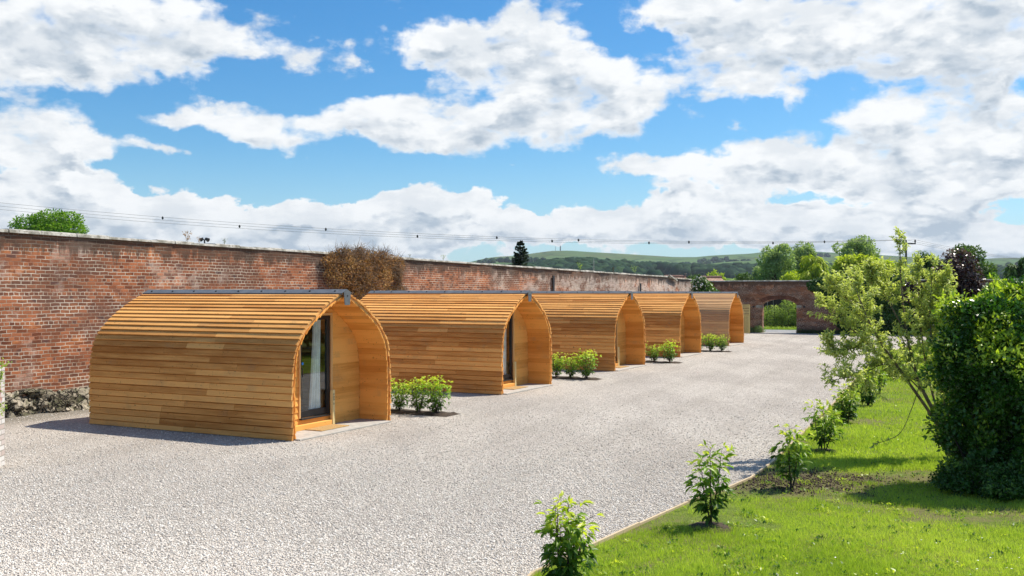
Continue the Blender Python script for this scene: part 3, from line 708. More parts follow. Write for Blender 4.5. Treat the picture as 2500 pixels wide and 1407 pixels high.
    # step, porch slab, inside floor, back wall
    MB().box((PD - .12, -.375, .03), (PD - .032, 1.36, .125)).obj('step', M['liningY'], pod, .004)
    MB().box((-.09, -1.40, .0), (PD + .02, 1.40, .028)).obj('porch_slab', M['concrete'], pod, .005)
    MB().box((PD + .06, -1.38, .12), (LEN - .05, 1.38, .2)).obj('floor', M['floor'], pod)
    pts = [prof(ARC * i / 40, -.004) for i in range(41)]
    poly = [(LEN - .06, y, max(z, .02)) for y, z in pts] + [(LEN - .06, -y, max(z, .02)) for y, z in pts[::-1][1:]]
    MB().prism(poly, (.03, 0, 0)).obj('back_wall', M['liningY'], pod)
    return pod
ES = Vector((-.8916, .4529, 0)); EW = Vector((.4529, .8916, 0)); PROT = math.atan2(ES.y, ES.x)
PODL = [(-1.478, 6.616), (-.097, 9.64), (1.314, 12.54), (2.611, 15.25), (4.09, 18.50)]
PLAB = ['arched timber camping pod nearest the camera, glazed door and curtain facing the drive',
        'second timber pod from the camera, thin slice of glass door visible in its porch',
        'middle timber pod of the five, between two leafy shrub beds',
        'fourth timber pod from the camera, orange porch interior without visible door',
        'farthest timber pod, smallest, greyer roof, beside the slatted timber screen']
pod0 = build_pod(); PODS = []
for i, (a, b) in enumerate(PODL):
    p = pod0 if i == 0 else copy_tree(pod0)
    o_ = Vector((a * H, b * H, 0)) + EW * 1.48
    p.location = o_; p.rotation_euler = (0, 0, PROT)
    tag(p, PLAB[i], 'pod', 'arched timber pods in a row along the wall'); PODS.append(p)
for ch in PODS[4].children:
    if ch.name.startswith('cladding'):
        ch.data = ch.data.copy(); ch.data.materials[0] = M['clad_grey']
def podpt(i, x, y, z=0): return Vector(PODS[i].location) + ES * x + Vector((-ES.y, ES.x, 0)) * y + Vector((0, 0, z))
# sign posts and doormats
def text_mesh(ch, size):
    cu = bpy.data.curves.new('letter', 'FONT'); cu.body = ch; cu.size = size; cu.align_x = 'CENTER'; cu.align_y = 'CENTER'; cu.extrude = .001; cu.offset = size * .02
    ob = bpy.data.objects.new('letter', cu); C.objects.link(ob); bpy.context.view_layer.update()
    me = bpy.data.meshes.new_from_object(ob.evaluated_get(bpy.context.evaluated_depsgraph_get())); bpy.data.objects.remove(ob); return me
pl = [('square timber marker post reading POD 6 beside the nearest pod door',), ('slim timber marker post inside the porch of the second pod',), ('slim timber marker post inside the porch of the middle pod',)]
for i in range(3):
    lx, ly = .605, -.425
    t_ = empty('marker_post', podpt(i, lx, ly, .029), PROT, label=pl[i][0], cat='post', group='marker posts beside the pod doors')
    MB().prism([(-.03, -.035, 0), (.03, -.035, 0), (.03, .035, 0), (-.03, .035, 0)], (0, 0, .66)).prism([(-.029, -.034, .6602), (.029, -.034, .6602), (.029, .034, .6602), (-.029, .034, .6602)], (0, 0, .004)).obj('post', M['post'], t_, .006)
    if i == 0:
        for ch, z in (('P', .575), ('O', .527), ('D', .48), ('6', .40)):
            me = text_mesh(ch, .052); o = link('letter', me, M['ink'], t_); o.rotation_euler = (R(90), 0, R(-90)); o.location = (-.0315, 0, z)
    mt = empty('doormat', podpt(i, .375, .03, .029), PROT, label=['tan coir doormat on the porch slab of the nearest pod', 'tan coir doormat on the porch slab of the second pod', 'tan coir doormat on the porch slab of the middle pod'][i], cat='doormat', group='doormats on the pod porches')
    MB().box((-.19, -.42, 0), (.19, .42, .016)).obj('mat', M['mat'], mt, .004)

# ------------------------------------------------------------------ shrubs and saplings
def stem_plant(h, wd, nst, seed, m, leaf=.085, low=.15, dens=1.0, young=1.1, trunk=.008):
    rng = np.random.default_rng(seed); rs = random.Random(seed); mb = MB(); P_, D_, N_, T_, Lf = [], [], [], [], []
    for k in range(nst):
        a = 6.283 * k / nst + rs.uniform(-.5, .5); r = wd * .5 * rs.uniform(.25, .85) if nst > 1 else 0; hh = h * rs.uniform(.72, 1.0)
        if k == 0: r *= .3; hh = h
        b = Vector((rs.uniform(-.03, .03), rs.uniform(-.03, .03), 0)); tip = Vector((math.cos(a) * r, math.sin(a) * r, hh * .97))
        mid = b.lerp(tip, .5) + Vector((math.cos(a), math.sin(a), 0)) * r * .25
        pts = [b, b.lerp(mid, .5), mid, mid.lerp(tip, .5), tip]; mb.tube(pts, [trunk, trunk * .85, trunk * .65, trunk * .45, trunk * .2], 5)
        nn = int(hh / .021 * dens)
        for i in range(nn):
            f = low + (1 - low) * (i + rs.random()) / nn; z = f * 4; j = min(3, int(z)); p = pts[j].lerp(pts[j + 1], z - j)
            ang = i * 2.4 + rs.uniform(-.4, .4)
            side = rs.random() < .6
            ext = wd * (.08 + .24 * rs.random()) * (1.15 - .8 * abs(f - .6)) if side else .01
            out = Vector((math.cos(ang), math.sin(ang), 0)); q = p + out * ext + Vector((0, 0, ext * .5))
            if side: mb.tube([p, q], [trunk * .22, trunk * .12], 3)
            for _ in range(4 if side else 1):
                dv = out * rs.uniform(.5, 1) + Vector((rs.uniform(-.7, .7), rs.uniform(-.7, .7), rs.uniform(-.55, .35) + .35 * (f > .85)))
                P_.append(q + dv * .008); D_.append(dv); N_.append((rs.uniform(-.3, .3) + out.x * .3, rs.uniform(-.3, .3) + out.y * .3, 1))
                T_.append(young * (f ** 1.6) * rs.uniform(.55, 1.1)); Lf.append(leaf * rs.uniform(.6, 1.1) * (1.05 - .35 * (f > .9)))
    Lf = np.array(Lf)
    return leaves('leaves', np.array([tuple(p) for p in P_]), np.array([tuple(p) for p in D_]), np.array(N_, float), Lf, Lf * .48, np.array(T_), T_LEAF), mb.mesh('stems')
def plant_thing(name, meshes, loc, rz, s, label, cat, group, lm):
    t_ = empty(name, loc, rz, label=label, cat=cat, group=group); t_.scale = (s, s, s)
    link('leaves', meshes[0], M[lm], t_); link('stems', meshes[1], M['bark_dark'], t_); return t_
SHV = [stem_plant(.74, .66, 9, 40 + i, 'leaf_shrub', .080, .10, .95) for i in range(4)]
rs = random.Random(11)
beds = [  # front plant pixel, count, spacing, bed words
 ((1066, 1012), 5, .47, 'between the first and second pods', [1.05, .95, .9, 1.0, .9]),
 ((1432, 926), 5, .50, 'between the second and middle pods', [1.12, .95, .98, .85, .8]),
 ((1636, 886), 4, .62, 'between the middle and fourth pods', [1.10, .85, 1.0, .9]),
 ((1762, 859), 5, .50, 'between the fourth and farthest pods', [.98, 1.0, .95, 1.0, .9]),
]
ordw = ['front', 'second', 'third', 'fourth', 'fifth']
for bi, (px, cnt, spc, words, scl) in enumerate(beds):
    p0 = G(*px)
    for k in range(cnt):
        p = p0 + ES * spc * k + EW * rs.uniform(-.05, .05)
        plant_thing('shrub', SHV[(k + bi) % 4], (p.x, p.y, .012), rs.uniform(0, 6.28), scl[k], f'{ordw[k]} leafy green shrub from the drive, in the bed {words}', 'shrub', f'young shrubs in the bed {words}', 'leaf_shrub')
    # soil bed: lumpy strip
    nx, ny = 36, 8; V = []; Fq = []; Lb = spc * (cnt - 1) + .75; 
    for i in range(nx + 1):
        for j in range(ny + 1):
            q = p0 + ES * (Lb * i / nx - .42) + EW * (.62 * (j / ny - .5)); e = min(i, nx - i, j * 2, (ny - j) * 2)
            V.append((q.x, q.y, .003 + (.028 + .03 * mnoise.noise(q * 5)) * min(1, e / 2)))
    for i in range(nx):
        for j in range(ny): a = i * (ny + 1) + j; Fq.append((a, a + 1, a + ny + 2, a + ny + 1))
    link('planting_bed', np_mesh('bed', V, Fq), M['soil'], label=f'strip of dark soil under the shrubs {words}', cat='flower bed', group='soil beds between the pods')
SAV = [stem_plant(.80, .46, 3 + i % 3, 70 + i, 'leaf_sap', .11, .16, .95, 1.0, .010) for i in range(4)]
SAV.append(stem_plant(.86, .40, 3, 90, 'leaf_sap', .115, .14, 1.0, .95, .011))
SAV.append(stem_plant(.72, .46, 6, 95, 'leaf_sap', .10, .08, 1.1, 1.1, .010))
saps = [((1378, 1436), 5, 1.05, 'bushy young laurel cut by the bottom edge of the picture'),
        ((1735, 1290), 4, 1.02, 'single-stemmed sapling with drooping leaves beside the timber edging, dark soil at its foot'),
        ((1932, 1194), 0, 1.05, 'thin sapling on the patch of bare shaded soil by the edging'),
        ((2010, 1104), 1, 1.0, 'sapling with reddish dry lower leaves where the edging bends'),
        ((2068, 1034), 5, 1.05, 'full leafy sapling at the left end of the bright lawn'),
        ((2119, 992), 5, 1.08, 'bright yellow-green sapling just behind the full leafy one'),
        ((2146, 962), 3, .95, 'duller sapling half hidden behind the bright yellow-green one'),
        ((2182, 930), 2, 1.0, 'small sapling seen through the pale tree, shadow on lawn'),
        ((2222, 903), 0, 1.0, 'most distant sapling along the lawn edge')]
for px, v_, s_, lab in saps:
    p = G(*px); plant_thing('sapling', SAV[v_], (p.x, p.y, .005), rs.uniform(0, 6.28), s_, lab, 'sapling', 'saplings planted along the lawn edge', 'leaf_sap')

# ------------------------------------------------------------------ pale multi-stem tree at the lawn
TZ = 15.1
pt = empty('pale_tree', G(2328, 1122), label='airy pale green multi-stemmed young tree leaning left over the lawn', cat='tree')
stems = [([(2320,1128,0),(2302,1050,0),(2245,935,.1),(2215,820,.2),(2200,690,.2),(2197,582,.2)], .040),
 ([(2322,1128,.05),(2290,1040,0),(2205,915,-.2),(2140,820,-.3),(2100,735,-.4),(2085,680,-.4)], .032),
 ([(2240,930,.1),(2180,900,.2),(2110,830,.4),(2050,782,.5),(2006,738,.5)], .018),
 ([(2335,1130,.05),(2318,1040,.1),(2290,905,.2),(2270,780,.3),(2278,650,.3)], .028),
 ([(2300,1045,.1),(2262,900,.4),(2245,760,.5),(2240,640,.5)], .022),
 ([(2210,915,-.2),(2160,890,-.3),(2100,915,-.5),(2035,928,-.6)], .012),
 ([(2335,1125,.1),(2330,1000,.2),(2318,860,.2),(2316,720,.1)], .022),
 ([(2165,850,-.2),(2110,770,-.1),(2065,725,0),(2035,690,.1)], .014),
 ([(2215,820,.2),(2160,720,.5),(2140,690,.6),(2125,655,.6)], .014),
 ([(2255,960,.1),(2170,880,.3),(2090,850,.4),(2045,862,.4),(2025,830,.4)], .012),
 ([(2245,940,0),(2225,1000,-.2),(2195,1060,-.3),(2135,1085,-.4)], .008),
 ([(2262,860,.3),(2300,760,.4),(2310,670,.4)], .012)]
mb = MB(); P_, D_, N_, T_ = [], [], [], []; rs = random.Random(21)
def resample(pts, n):
    out = []
    for i in range(n + 1):
        f = i / n * (len(pts) - 1); k = min(int(f), len(pts) - 2); u = f - k
        p0, p1, p2, p3 = pts[max(k - 1, 0)], pts[k], pts[k + 1], pts[min(k + 2, len(pts) - 1)]
        out.append(.5 * ((2 * p1) + (p2 - p0) * u + (2 * p0 - 5 * p1 + 4 * p2 - p3) * u * u + (3 * p1 - p0 - 3 * p2 + p3) * u ** 3))
    return out
def shoot(a, dv, ln, r, depth):
    n = 6; p = a.copy(); d = dv.normalized(); pts = [p.copy()]
    for i in range(n):
        d = (d + Vector((rs.uniform(-.16, .16), rs.uniform(-.16, .16), .06 + rs.uniform(-.08, .08)))).normalized(); p = p + d * ln / n; pts.append(p.copy())
    mb.tube(pts, [r * (1 - .13 * i) for i in range(n + 1)], 4)
    for i in range(int(ln / .0118)):
        f = rs.uniform(.12, 1) * n; k = min(n - 1, int(f)); q = pts[k].lerp(pts[k + 1], f - k)
        o_ = Vector((rs.gauss(0, 1), rs.gauss(0, 1), rs.gauss(0, .8))).normalized(); dd_ = (d * .55 + o_)
        P_.append(tuple(q)); D_.append(tuple(dd_)); N_.append((rs.gauss(0, .6), rs.gauss(0, .6), 1.0)); T_.append(.25 + .5 * f / n + .18 * rs.random())
    if depth:
        for _ in range(2 + (rs.random() < .5)):
            k = rs.randint(1, n - 1); o_ = Vector((rs.gauss(0, 1), rs.gauss(0, 1), rs.gauss(.3, .6))).normalized()
            shoot(pts[k], d * .7 + o_ * .8, ln * rs.uniform(.4, .7), r * .6, depth - 1)
org = Vector(pt.location)
for si, (px, r) in enumerate(stems):
    pts = resample([AT(x, y, TZ + dz) - org for x, y, dz in px], 22)
    if px[0][1] > 1100: pts[0].z = -.02
    mb.tube(pts, [max(.005, r * (1 - .9 * i / 22)) for i in range(23)], 7)
    hanging = si in (10,)
    start = 8 if px[0][1] > 1000 else 5
    for i in range(start, 23):
        if hanging and i < 18: continue
        for _ in range((2 + (rs.random() < .5)) if not hanging else 1):
            if si == 5 and rs.random() < .3: continue
            d = (pts[min(i + 1, 22)] - pts[i - 1]).normalized(); o_ = Vector((rs.gauss(-.15, 1), rs.gauss(0, 1), rs.gauss(.2, .7))).normalized()
            shoot(pts[i], d * .75 + o_ * .9, rs.uniform(.20, .43) * (.5 if hanging else 1) * (.45 + .55 * (i < 19)), .0045, 1 if not hanging else 0)
P_ = np.array(P_); n = len(P_)
LL = .058 * (.6 + .6 * RNG.random(n))
link('crown', leaves('crown', P_, np.array(D_), np.array(N_), LL, LL * .46, np.array(T_), T_LEAF), M['leaf_tree'], pt)
mb.obj('trunk', M['bark'], pt)
print('pale tree leaves', n)

# ------------------------------------------------------------------ dark evergreen shrub at the right edge
def leafmass(name, label, cat, loc, lobes, n, leaf, kind, seed, clump=.45, gap=.40, fill=.5, top=1.0, group=None, stems=True, tintb=.12, ratio=.5, tpl=T_KITE, facing=.6, fuzz=0.0):
    t_ = empty(name, loc, label=label, cat=cat, group=group); rng = np.random.default_rng(seed)
    P_, N_, dep = crown_points(lobes, n, clump, gap, seed, fill); P_[:, 2] = np.maximum(P_[:, 2], .02)
    D_ = rvec(n, rng) * .9 + N_ * facing + np.array([0, 0, .25]); Nn = rvec(n, rng) * .6 + N_ * .8 + np.array([0, 0, .5])
    if fuzz: P_ = P_ + N_ * (fuzz * smooth(.45, .85, vnoise(P_, 5.5, seed + 8)) * rng.random(n) ** .6 * smooth(.75, .95, dep))[:, None]
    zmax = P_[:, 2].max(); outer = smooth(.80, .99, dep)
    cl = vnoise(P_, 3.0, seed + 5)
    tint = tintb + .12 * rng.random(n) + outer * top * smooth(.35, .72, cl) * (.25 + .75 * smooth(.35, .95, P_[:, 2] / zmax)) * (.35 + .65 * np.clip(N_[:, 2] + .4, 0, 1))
    Lf = leaf * (.6 + .7 * rng.random(n))
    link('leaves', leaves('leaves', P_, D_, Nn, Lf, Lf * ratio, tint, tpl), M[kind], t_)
    if stems:
        mb = MB(); rs_ = random.Random(seed)
        for l in lobes:
            for _ in range(2):
                b = Vector((l[0] * .35 + rs_.uniform(-.1, .1), l[1] * .35 + rs_.uniform(-.1, .1), -.02)); e = Vector((l[0] + rs_.uniform(-.4, .4) * l[3], l[1] + rs_.uniform(-.4, .4) * l[4], l[2] + l[5] * .6))
                mb.tube([b, b.lerp(e, .5) + Vector((0, 0, .15 * l[5])), e], [.022, .014, .004], 5)
        mb.obj('stems', M['bark_dark'], t_)
    return t_
SZ = 12.9
def lob(x, y, rx, ry, dz=0.0, dr=.7, Z=SZ):          # lobe from photo pixels at distance Z
    p = AT(x, y, Z + dz); s = Z / F; return (p.x, p.y, p.z, rx * s, dr, ry * s)
so = G(2430, 1190); so = Vector((6.4, SZ, 0))
def rel(ls, o): return [(a - o.x, b - o.y, c - o.z, d, e, f) for a, b, c, d, e, f in ls]
L_ = [lob(2430, 800, 110, 85, .1, .6), lob(2500, 770, 110, 95, .3, .7), lob(2380, 830, 72, 70, .2, .45), lob(2400, 900, 110, 100, .0, .7), lob(2490, 930, 130, 120, -.1, .8), lob(2362, 920, 58, 90, .1, .45), lob(2450, 1110, 100, 80, .1, .6), lob(2390, 1080, 60, 60, .0, .4), lob(2560, 1130, 110, 90, 0, .8),
      lob(2435, 1010, 85, 75, .1, .5), lob(2520, 1050, 120, 90, 0, .8), lob(2600, 850, 130, 160, .2, .9), lob(2620, 1030, 120, 150, .2, .9), lob(2385, 1000, 45, 55, .2, .35), lob(2352, 830, 42, 50, .3, .35)]
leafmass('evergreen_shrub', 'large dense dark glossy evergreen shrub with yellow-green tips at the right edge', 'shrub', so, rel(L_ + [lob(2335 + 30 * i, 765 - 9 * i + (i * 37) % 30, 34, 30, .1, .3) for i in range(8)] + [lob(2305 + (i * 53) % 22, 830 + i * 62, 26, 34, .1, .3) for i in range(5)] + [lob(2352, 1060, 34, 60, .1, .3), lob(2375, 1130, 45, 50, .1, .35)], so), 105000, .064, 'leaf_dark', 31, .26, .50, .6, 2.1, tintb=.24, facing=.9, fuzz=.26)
o2 = Vector((6.05, 12.7, 0))
L_ = [lob(2400, 1140, 50, 40, -.5, .35), lob(2335, 1150, 40, 34, -.3, .3), lob(2480, 1150, 50, 45, -.6, .35), lob(2440, 1185, 60, 28, -.8, .4), lob(2370, 1185, 45, 24, -.6, .3), lob(2300, 1175, 30, 18, -.4, .25), lob(2500, 1190, 50, 25, -.8, .35)]
leafmass('low_shrub', 'low feathery mid-green shrub in shade below the dark evergreen', 'shrub', o2, rel(L_, o2), 12000, .05, 'leaf_ivy', 37, .16, .52, .8, 1.2, tintb=.35, facing=.2)
# strap-leaved plant
sp_ = empty('strap_leaf_plant', (6.85, 12.35, 0), label='clump of long yellow-green strap leaves low at the right edge', cat='plant')
V = []; Fq = []; tn = []; rs = random.Random(3)
for k in range(34):
    a = rs.uniform(0, 6.28); ln = rs.uniform(.45, .8); e0 = rs.uniform(.35, 1.1); b = len(V); o_ = Vector((math.cos(a), math.sin(a), 0)); s_ = Vector((-o_.y, o_.x, 0))
    for i in range(7):
        f = i / 6; el = e0 - f * 1.2; c = o_ * ln * f * .8 + Vector((0, 0, .12 + ln * (math.sin(e0) * f - .55 * f * f))); wd_ = .018 * (1 - f ** 3) + .001
        V += [tuple(c - s_ * wd_), tuple(c + s_ * wd_)]; tn += [.5 + .5 * rs.random()] * 2
    for i in range(6): Fq.append((b + 2 * i, b + 2 * i + 1, b + 2 * i + 3, b + 2 * i + 2))
link('leaves', np_mesh('leaves', V, Fq, {'tint': tn}), M['leaf_shrub'], sp_)

# more shrubbery out on the right side of the lawn (the door glass mirrors it)
for i, (x, y, w_, h_) in enumerate([(19, 28, 6, 5), (23, 33, 7, 7), (26, 40, 7, 6.5), (15.5, 22.5, 5, 4.2)]):
    tree('garden_tree', ['dense dark tree on the lawn right of the view, second nearest', 'tall dark tree on the lawn right of the view', 'farthest dark tree on the lawn right of the view', 'dense dark tree on the lawn right of the view, nearest'][i], 'tree', (x, y, 0), w_, h_, 'leaf_green', 5000, .32, 200 + i, base=.08, group='dark trees right of the lawn')

# purple-leaved tree inside the far wall
leafmass('purple_tree', 'dark purple-leaved tree rising behind the pale tree and evergreen shrub', 'tree', Vector((17.2, 38, 0)), [(0, 0, 3.1, .95, .9, 1.15), (.45, 0, 2.4, .75, .8, .8), (-.45, .1, 2.9, .6, .6, .8), (-.2, 0, 2.0, .7, .7, .8), (.15, 0, 1.2, .6, .6, .8), (.9, 0, 1.9, .45, .5, .5), (-1.6, .2, 2.6, .45, .5, .5), (-1.1, .2, 2.0, .5, .5, .5)], 15000, .12, 'leaf_purple', 51, .45, .42, .6, 1.0, tintb=.25, ratio=.6)

# ------------------------------------------------------------------ climbers on the walls
def on_left(px):                                      # wall coordinate s where photo column px meets the wall
    k = (px - CX) / F; return (k * W0.y - W0.x) / (WD.x - k * WD.y)
def climber(name, label, origin, d, nrm, pts, n, leaf, kind, seed, bulge=.35, tintb=.3, top=.5, twigs=0, cat='climber'):
    """pts: blobs (s, z, rs, rz, depth) on the wall plane"""
    rng = np.random.default_rng(seed); t_ = empty(name, origin, label=label, cat=cat)
    q = np.array(pts, float); pr = q[:, 2] * q[:, 3]; pr /= pr.sum(); k = rng.choice(len(q), n, p=pr)
    a = rng.random(n) * 6.283; r = np.sqrt(rng.random(n)); s = q[k, 0] + np.cos(a) * r * q[k, 2]; z = q[k, 1] + np.sin(a) * r * q[k, 3]
    dep = q[k, 4] * np.sqrt(np.maximum(0, 1 - r ** 2)) * (.45 + .55 * rng.random(n)) + .05
    cl = vnoise(np.stack([s * 2.2, z * 2.2, dep], 1), 1.0, seed); dep = dep * (.72 + .5 * cl)
    P_ = s[:, None] * np.array(d) + dep[:, None] * np.array(nrm) + z[:, None] * np.array([0, 0, 1]); P_[:, 2] = np.maximum(P_[:, 2], .02)
    D_ = rvec(n, rng) + np.array([0, 0, -.5]) + np.array(nrm) * .4; N_ = rvec(n, rng) * .6 + np.array(nrm) + np.array([0, 0, .5])
    tint = tintb + top * (cl - .3) + .2 * rng.random(n); Lf = leaf * (.6 + .7 * rng.random(n))
    link('leaves', leaves('leaves', P_, D_, N_, Lf, Lf * .75, tint), M[kind], t_)
    if twigs:
        mb = MB(); rs_ = random.Random(seed)
        for _ in range(twigs):
            b = rs_.choice(pts); s0, z0 = b[0] + rs_.gauss(0, .4) * b[2], b[1] + rs_.gauss(0, .4) * b[3]; p = Vector(d) * s0 + Vector(nrm) * (b[4] * rs_.uniform(.5, 1.15)) + Vector((0, 0, z0)); dv = Vector((rs_.gauss(0, 1), rs_.gauss(0, 1), rs_.gauss(.5, .8))).normalized(); pp = [p]
            for i in range(4): dv = (dv + Vector((rs_.gauss(0, .3), rs_.gauss(0, .3), rs_.gauss(-.02, .3)))).normalized(); p = p + dv * .09; pp.append(p)
            mb.tube(pp, [.006, .005, .004, .003, .0015], 3)
        mb.obj('twigs', M['twig'], t_)
    return t_
s_ = on_left(870)
climber('dead_creeper', 'big tangle of dead brown creeper hanging over the sunlit brick wall', W0, WD, WN,
        [(s_, 3.5, 1.9, .36, .24), (s_ - .5, 3.15, 1.3, .6, .25), (s_ + .6, 3.1, 1.35, .6, .28), (s_ + .1, 2.5, .9, .65, .22), (s_ - 1.2, 3.45, .6, .4, .14), (s_ + 1.9, 3.5, .8, .35, .16), (s_ + .3, 3.78, .9, .18, .15), (s_ - .8, 3.8, .5, .15, .15), (s_ + 1.3, 3.82, .5, .12, .12), (s_ - .3, 1.9, .5, .5, .12)] + [(s_ + 2.3 * math.cos(q_ * 1.7), 3.1 + .68 * math.sin(q_ * 1.7) - .2 * (q_ % 3), .22 + .1 * (q_ % 3), .30, .12) for q_ in range(14) if math.cos(q_ * 1.7) > -.6], 14000, .055, 'leaf_dead', 61, twigs=2600)
def on_far(px, off=0):
    k = (px - CX) / F; return (k * FAR0.y - FAR0.x) / (FD.x - k * FD.y)
uL = on_far(1975); uR = on_far(2230)
pts = [(uL + 1.0, 3.05, 1.1, .5, .45), (uL + 2.2, 3.1, 1.2, .65, .6), (uL + 3.6, 3.0, 1.3, .8, .7), (uL + 1.7, 2.4, .8, .7, .4), (uL + 2.6, 2.0, 1.0, 1.0, .5), (uL + 3.8, 1.8, 1.2, 1.2, .6), (uL + 2.4, 1.0, .8, .9, .4), (uL + 5.3, 2.4, 1.6, 1.3, .8), (uL + 5, .8, 2.2, .9, .8), (uL + 7, 2.0, 1.4, 1.2, .6), (uL + 2.9, .35, .9, .5, .4)]
climber('ivy', 'dark green ivy mass spilling over the shaded far brick wall right of the gateway', FAR0, FD, FN, pts, 30000, .13, 'leaf_ivy', 62, tintb=.2, top=.45, cat='ivy')
# corner climber with cream flowers
cc = AT(1716, 716, 61.0); cc.z = 0
fl = leafmass('flowering_shrub', 'leafy climber with cream flowers in the corner above the farthest pod', 'climber', cc, [(0, 0, 2.6, .75, .5, .75), (-.2, 0, 3.1, .5, .4, .55), (.5, 0, 2.3, .6, .5, .6), (0, 0, 1.4, .8, .5, .9)], 5000, .14, 'leaf_ivy', 63, .5, .38, .6, 1.0, tintb=.3)
rng = np.random.default_rng(5); q, nn_, _ = crown_points([(0, -.05, 2.6, .78, .55, .78), (-.2, 0, 3.1, .52, .45, .58), (.5, 0, 2.3, .62, .52, .62)], 240, .5, .2, 9, .05)
link('flowers', leaves('flowers', q, rvec(240, rng), nn_ + .3 * rvec(240, rng), .11, .10, np.ones(240)), M['petal'], fl)['kind'] = 'stuff'
# weeds on the wall top, each a tuft
for i, (px, h_, lab, km) in enumerate([(458, .30, 'thin dry twig weed on the wall coping left of the lamp', 'leaf_dead'), (486, .16, 'small dry tuft on the wall coping just left of the lamp', 'leaf_dead'), (548, .18, 'small green tuft on the wall coping right of the lamp', 'leaf_green'), (1000, .14, 'small green tuft on the wall coping right of the dead creeper', 'leaf_green'), (1082, .22, 'yellowish tuft on the wall coping beyond the dead creeper', 'leaf_willow'), (1416, .42, 'bright green fern tuft hanging off the wall coping near the dead stump', 'leaf_shrub'), (1549, .5, 'straggly weed on the wall coping before the slipped slab', 'leaf_willow')]):
    s_ = on_left(px); b = W0 + WD * s_ + Vector((0, 0, wall_top(s_) + .08)); rng = np.random.default_rng(i); n = 60
    t_ = empty('wall_weed', b, label=lab, cat='weed', group='weeds growing on the wall top')
    D_ = rvec(n, rng) + np.array([0, 0, .4]); f = rng.random(n)[:, None] ** .7; st = rvec(n, rng) * h_ * .45
    P_ = st * f; P_[:, 2] = f[:, 0] * h_ * .8; link('leaves', leaves('leaves', P_, D_, rvec(n, rng) + np.array([0, 0, .4]), h_ * .16, h_ * .06, .1 + .7 * rng.random(n)), M[km], t_)
    MB().tube([(0, 0, -.03), (.01, 0, h_ * .5), (0, .01, h_)], [.006, .004, .002], 4).obj('stem', M['twig'], t_)
# security lamp on the wall top
s_ = on_left(510); t_ = empty('flood_lamp', W0 + WD * s_ + Vector((0, 0, wall_top(s_) + .10)) - WN * .15, label='small dark double flood lamp on the wall coping', cat='lamp')
MB().tube([(0, 0, -.02), (0, 0, .08)], .02, 6).obj('bracket', M['iron'], t_)
for sg in (1, -1): MB().tube([(sg * .03, 0, .10), (sg * .11, -.03, .06)], [.035, .055], 10).obj('lamp_head', M['iron'], t_)

# left edge brick pier with plants
pr = G(-52, 1142); t_ = empty('brick_pier', pr, PROT * 0 + R(8), label='pale weathered brick pier with plants on top, cut by the left edge', cat='pier')
m, t = mat('whitewashed_brick'); tc = t.n('ShaderNodeTexCoord'); sv = t.n('ShaderNodeSeparateXYZ', {0: tc.outputs['Object']})
uvp = t.n('ShaderNodeCombineXYZ', {0: t.math('ADD', sv.outputs[0], sv.outputs[1]), 1: sv.outputs[2], 2: 0.0}).outputs[0]
br = t.n('ShaderNodeTexBrick', {'Vector': uvp, 'Color1': (.62, .60, .57, 1), 'Color2': (.42, .30, .25, 1), 'Mortar': (.30, .27, .23, 1), 'Scale': 1.0, 'Mortar Size': .008, 'Bias': -.2, 'Brick Width': .225, 'Row Height': .078})
n_ = t.noise(tc.outputs['Object'], 5, 6, .7).outputs[0]; n3 = t.noise(tc.outputs['Object'], 2.2, 3).outputs[0]
c_ = t.mix(t.ss(n_, .52, .66), br.outputs['Color'], (.60, .57, .53)); c_ = t.mix(t.math('MULTIPLY', t.ss(n3, .6, .68), .8), c_, (.42, .10, .05)); finish(t, c_, .95, n_, .5, .02); M['pier'] = m
MB().box((-.30, -.18, -.02), (.30, .18, 1.46)).obj('pier', M['pier'], t_, .012)
P_ = np.random.default_rng(4).normal(size=(200, 3)) * np.array([.13, .09, .03]) + np.array([.1, 0, 1.51]); P2 = np.random.default_rng(6).normal(size=(60, 3)) * np.array([.02, .05, .09]) + np.array([.32, -.08, 1.33]); P3 = np.random.default_rng(8).normal(size=(50, 3)) * np.array([.03, .05, .05]) + np.array([.34, -.1, .88])
P_ = np.concatenate([P_, P2, P3]); n = len(P_); link('moss_plants', leaves('moss', P_, rvec(n), rvec(n) + np.array([0, -.3, .7]), .045, .03, .3 + .5 * RNG.random(n)), M['leaf_hedge'], t_)['kind'] = 'stuff'

# cream timber screen beside the farthest pod
c0 = Vector(((1831 - CX) / F * 61.6, 61.6, 0)); t_ = empty('timber_screen', c0, math.atan2(-.25, 1), label='pale yellow slatted timber screen beside the farthest pod', cat='screen')
Wd_ = 1.3; Hh = 1.83
mb = MB()
for x in (-Wd_, -.62, -.05): mb.box((x, 0, 0), (x + .05, .05, Hh))
mb.box((-Wd_, -.006, Hh - .05), (0, .04, Hh + .0)).box((-Wd_, -.006, 1.10), (0, .04, 1.16)).box((-Wd_, -.006, .04), (0, .04, .1)).obj('frame', M['screen'], t_)
mb = MB()
for i in range(6): mb.box((-Wd_ + .02, -.02, 1.20 + i * .10), (-.052, -.008, 1.255 + i * .10))
mb.obj('top_slats', M['screen'], t_)
mb = MB()
for i in range(14): mb.box((-Wd_ + .03 + i * .088, -.024, .09), (-Wd_ + .095 + i * .088, -.008, 1.10))
mb.obj('lower_slats', M['screen'], t_)

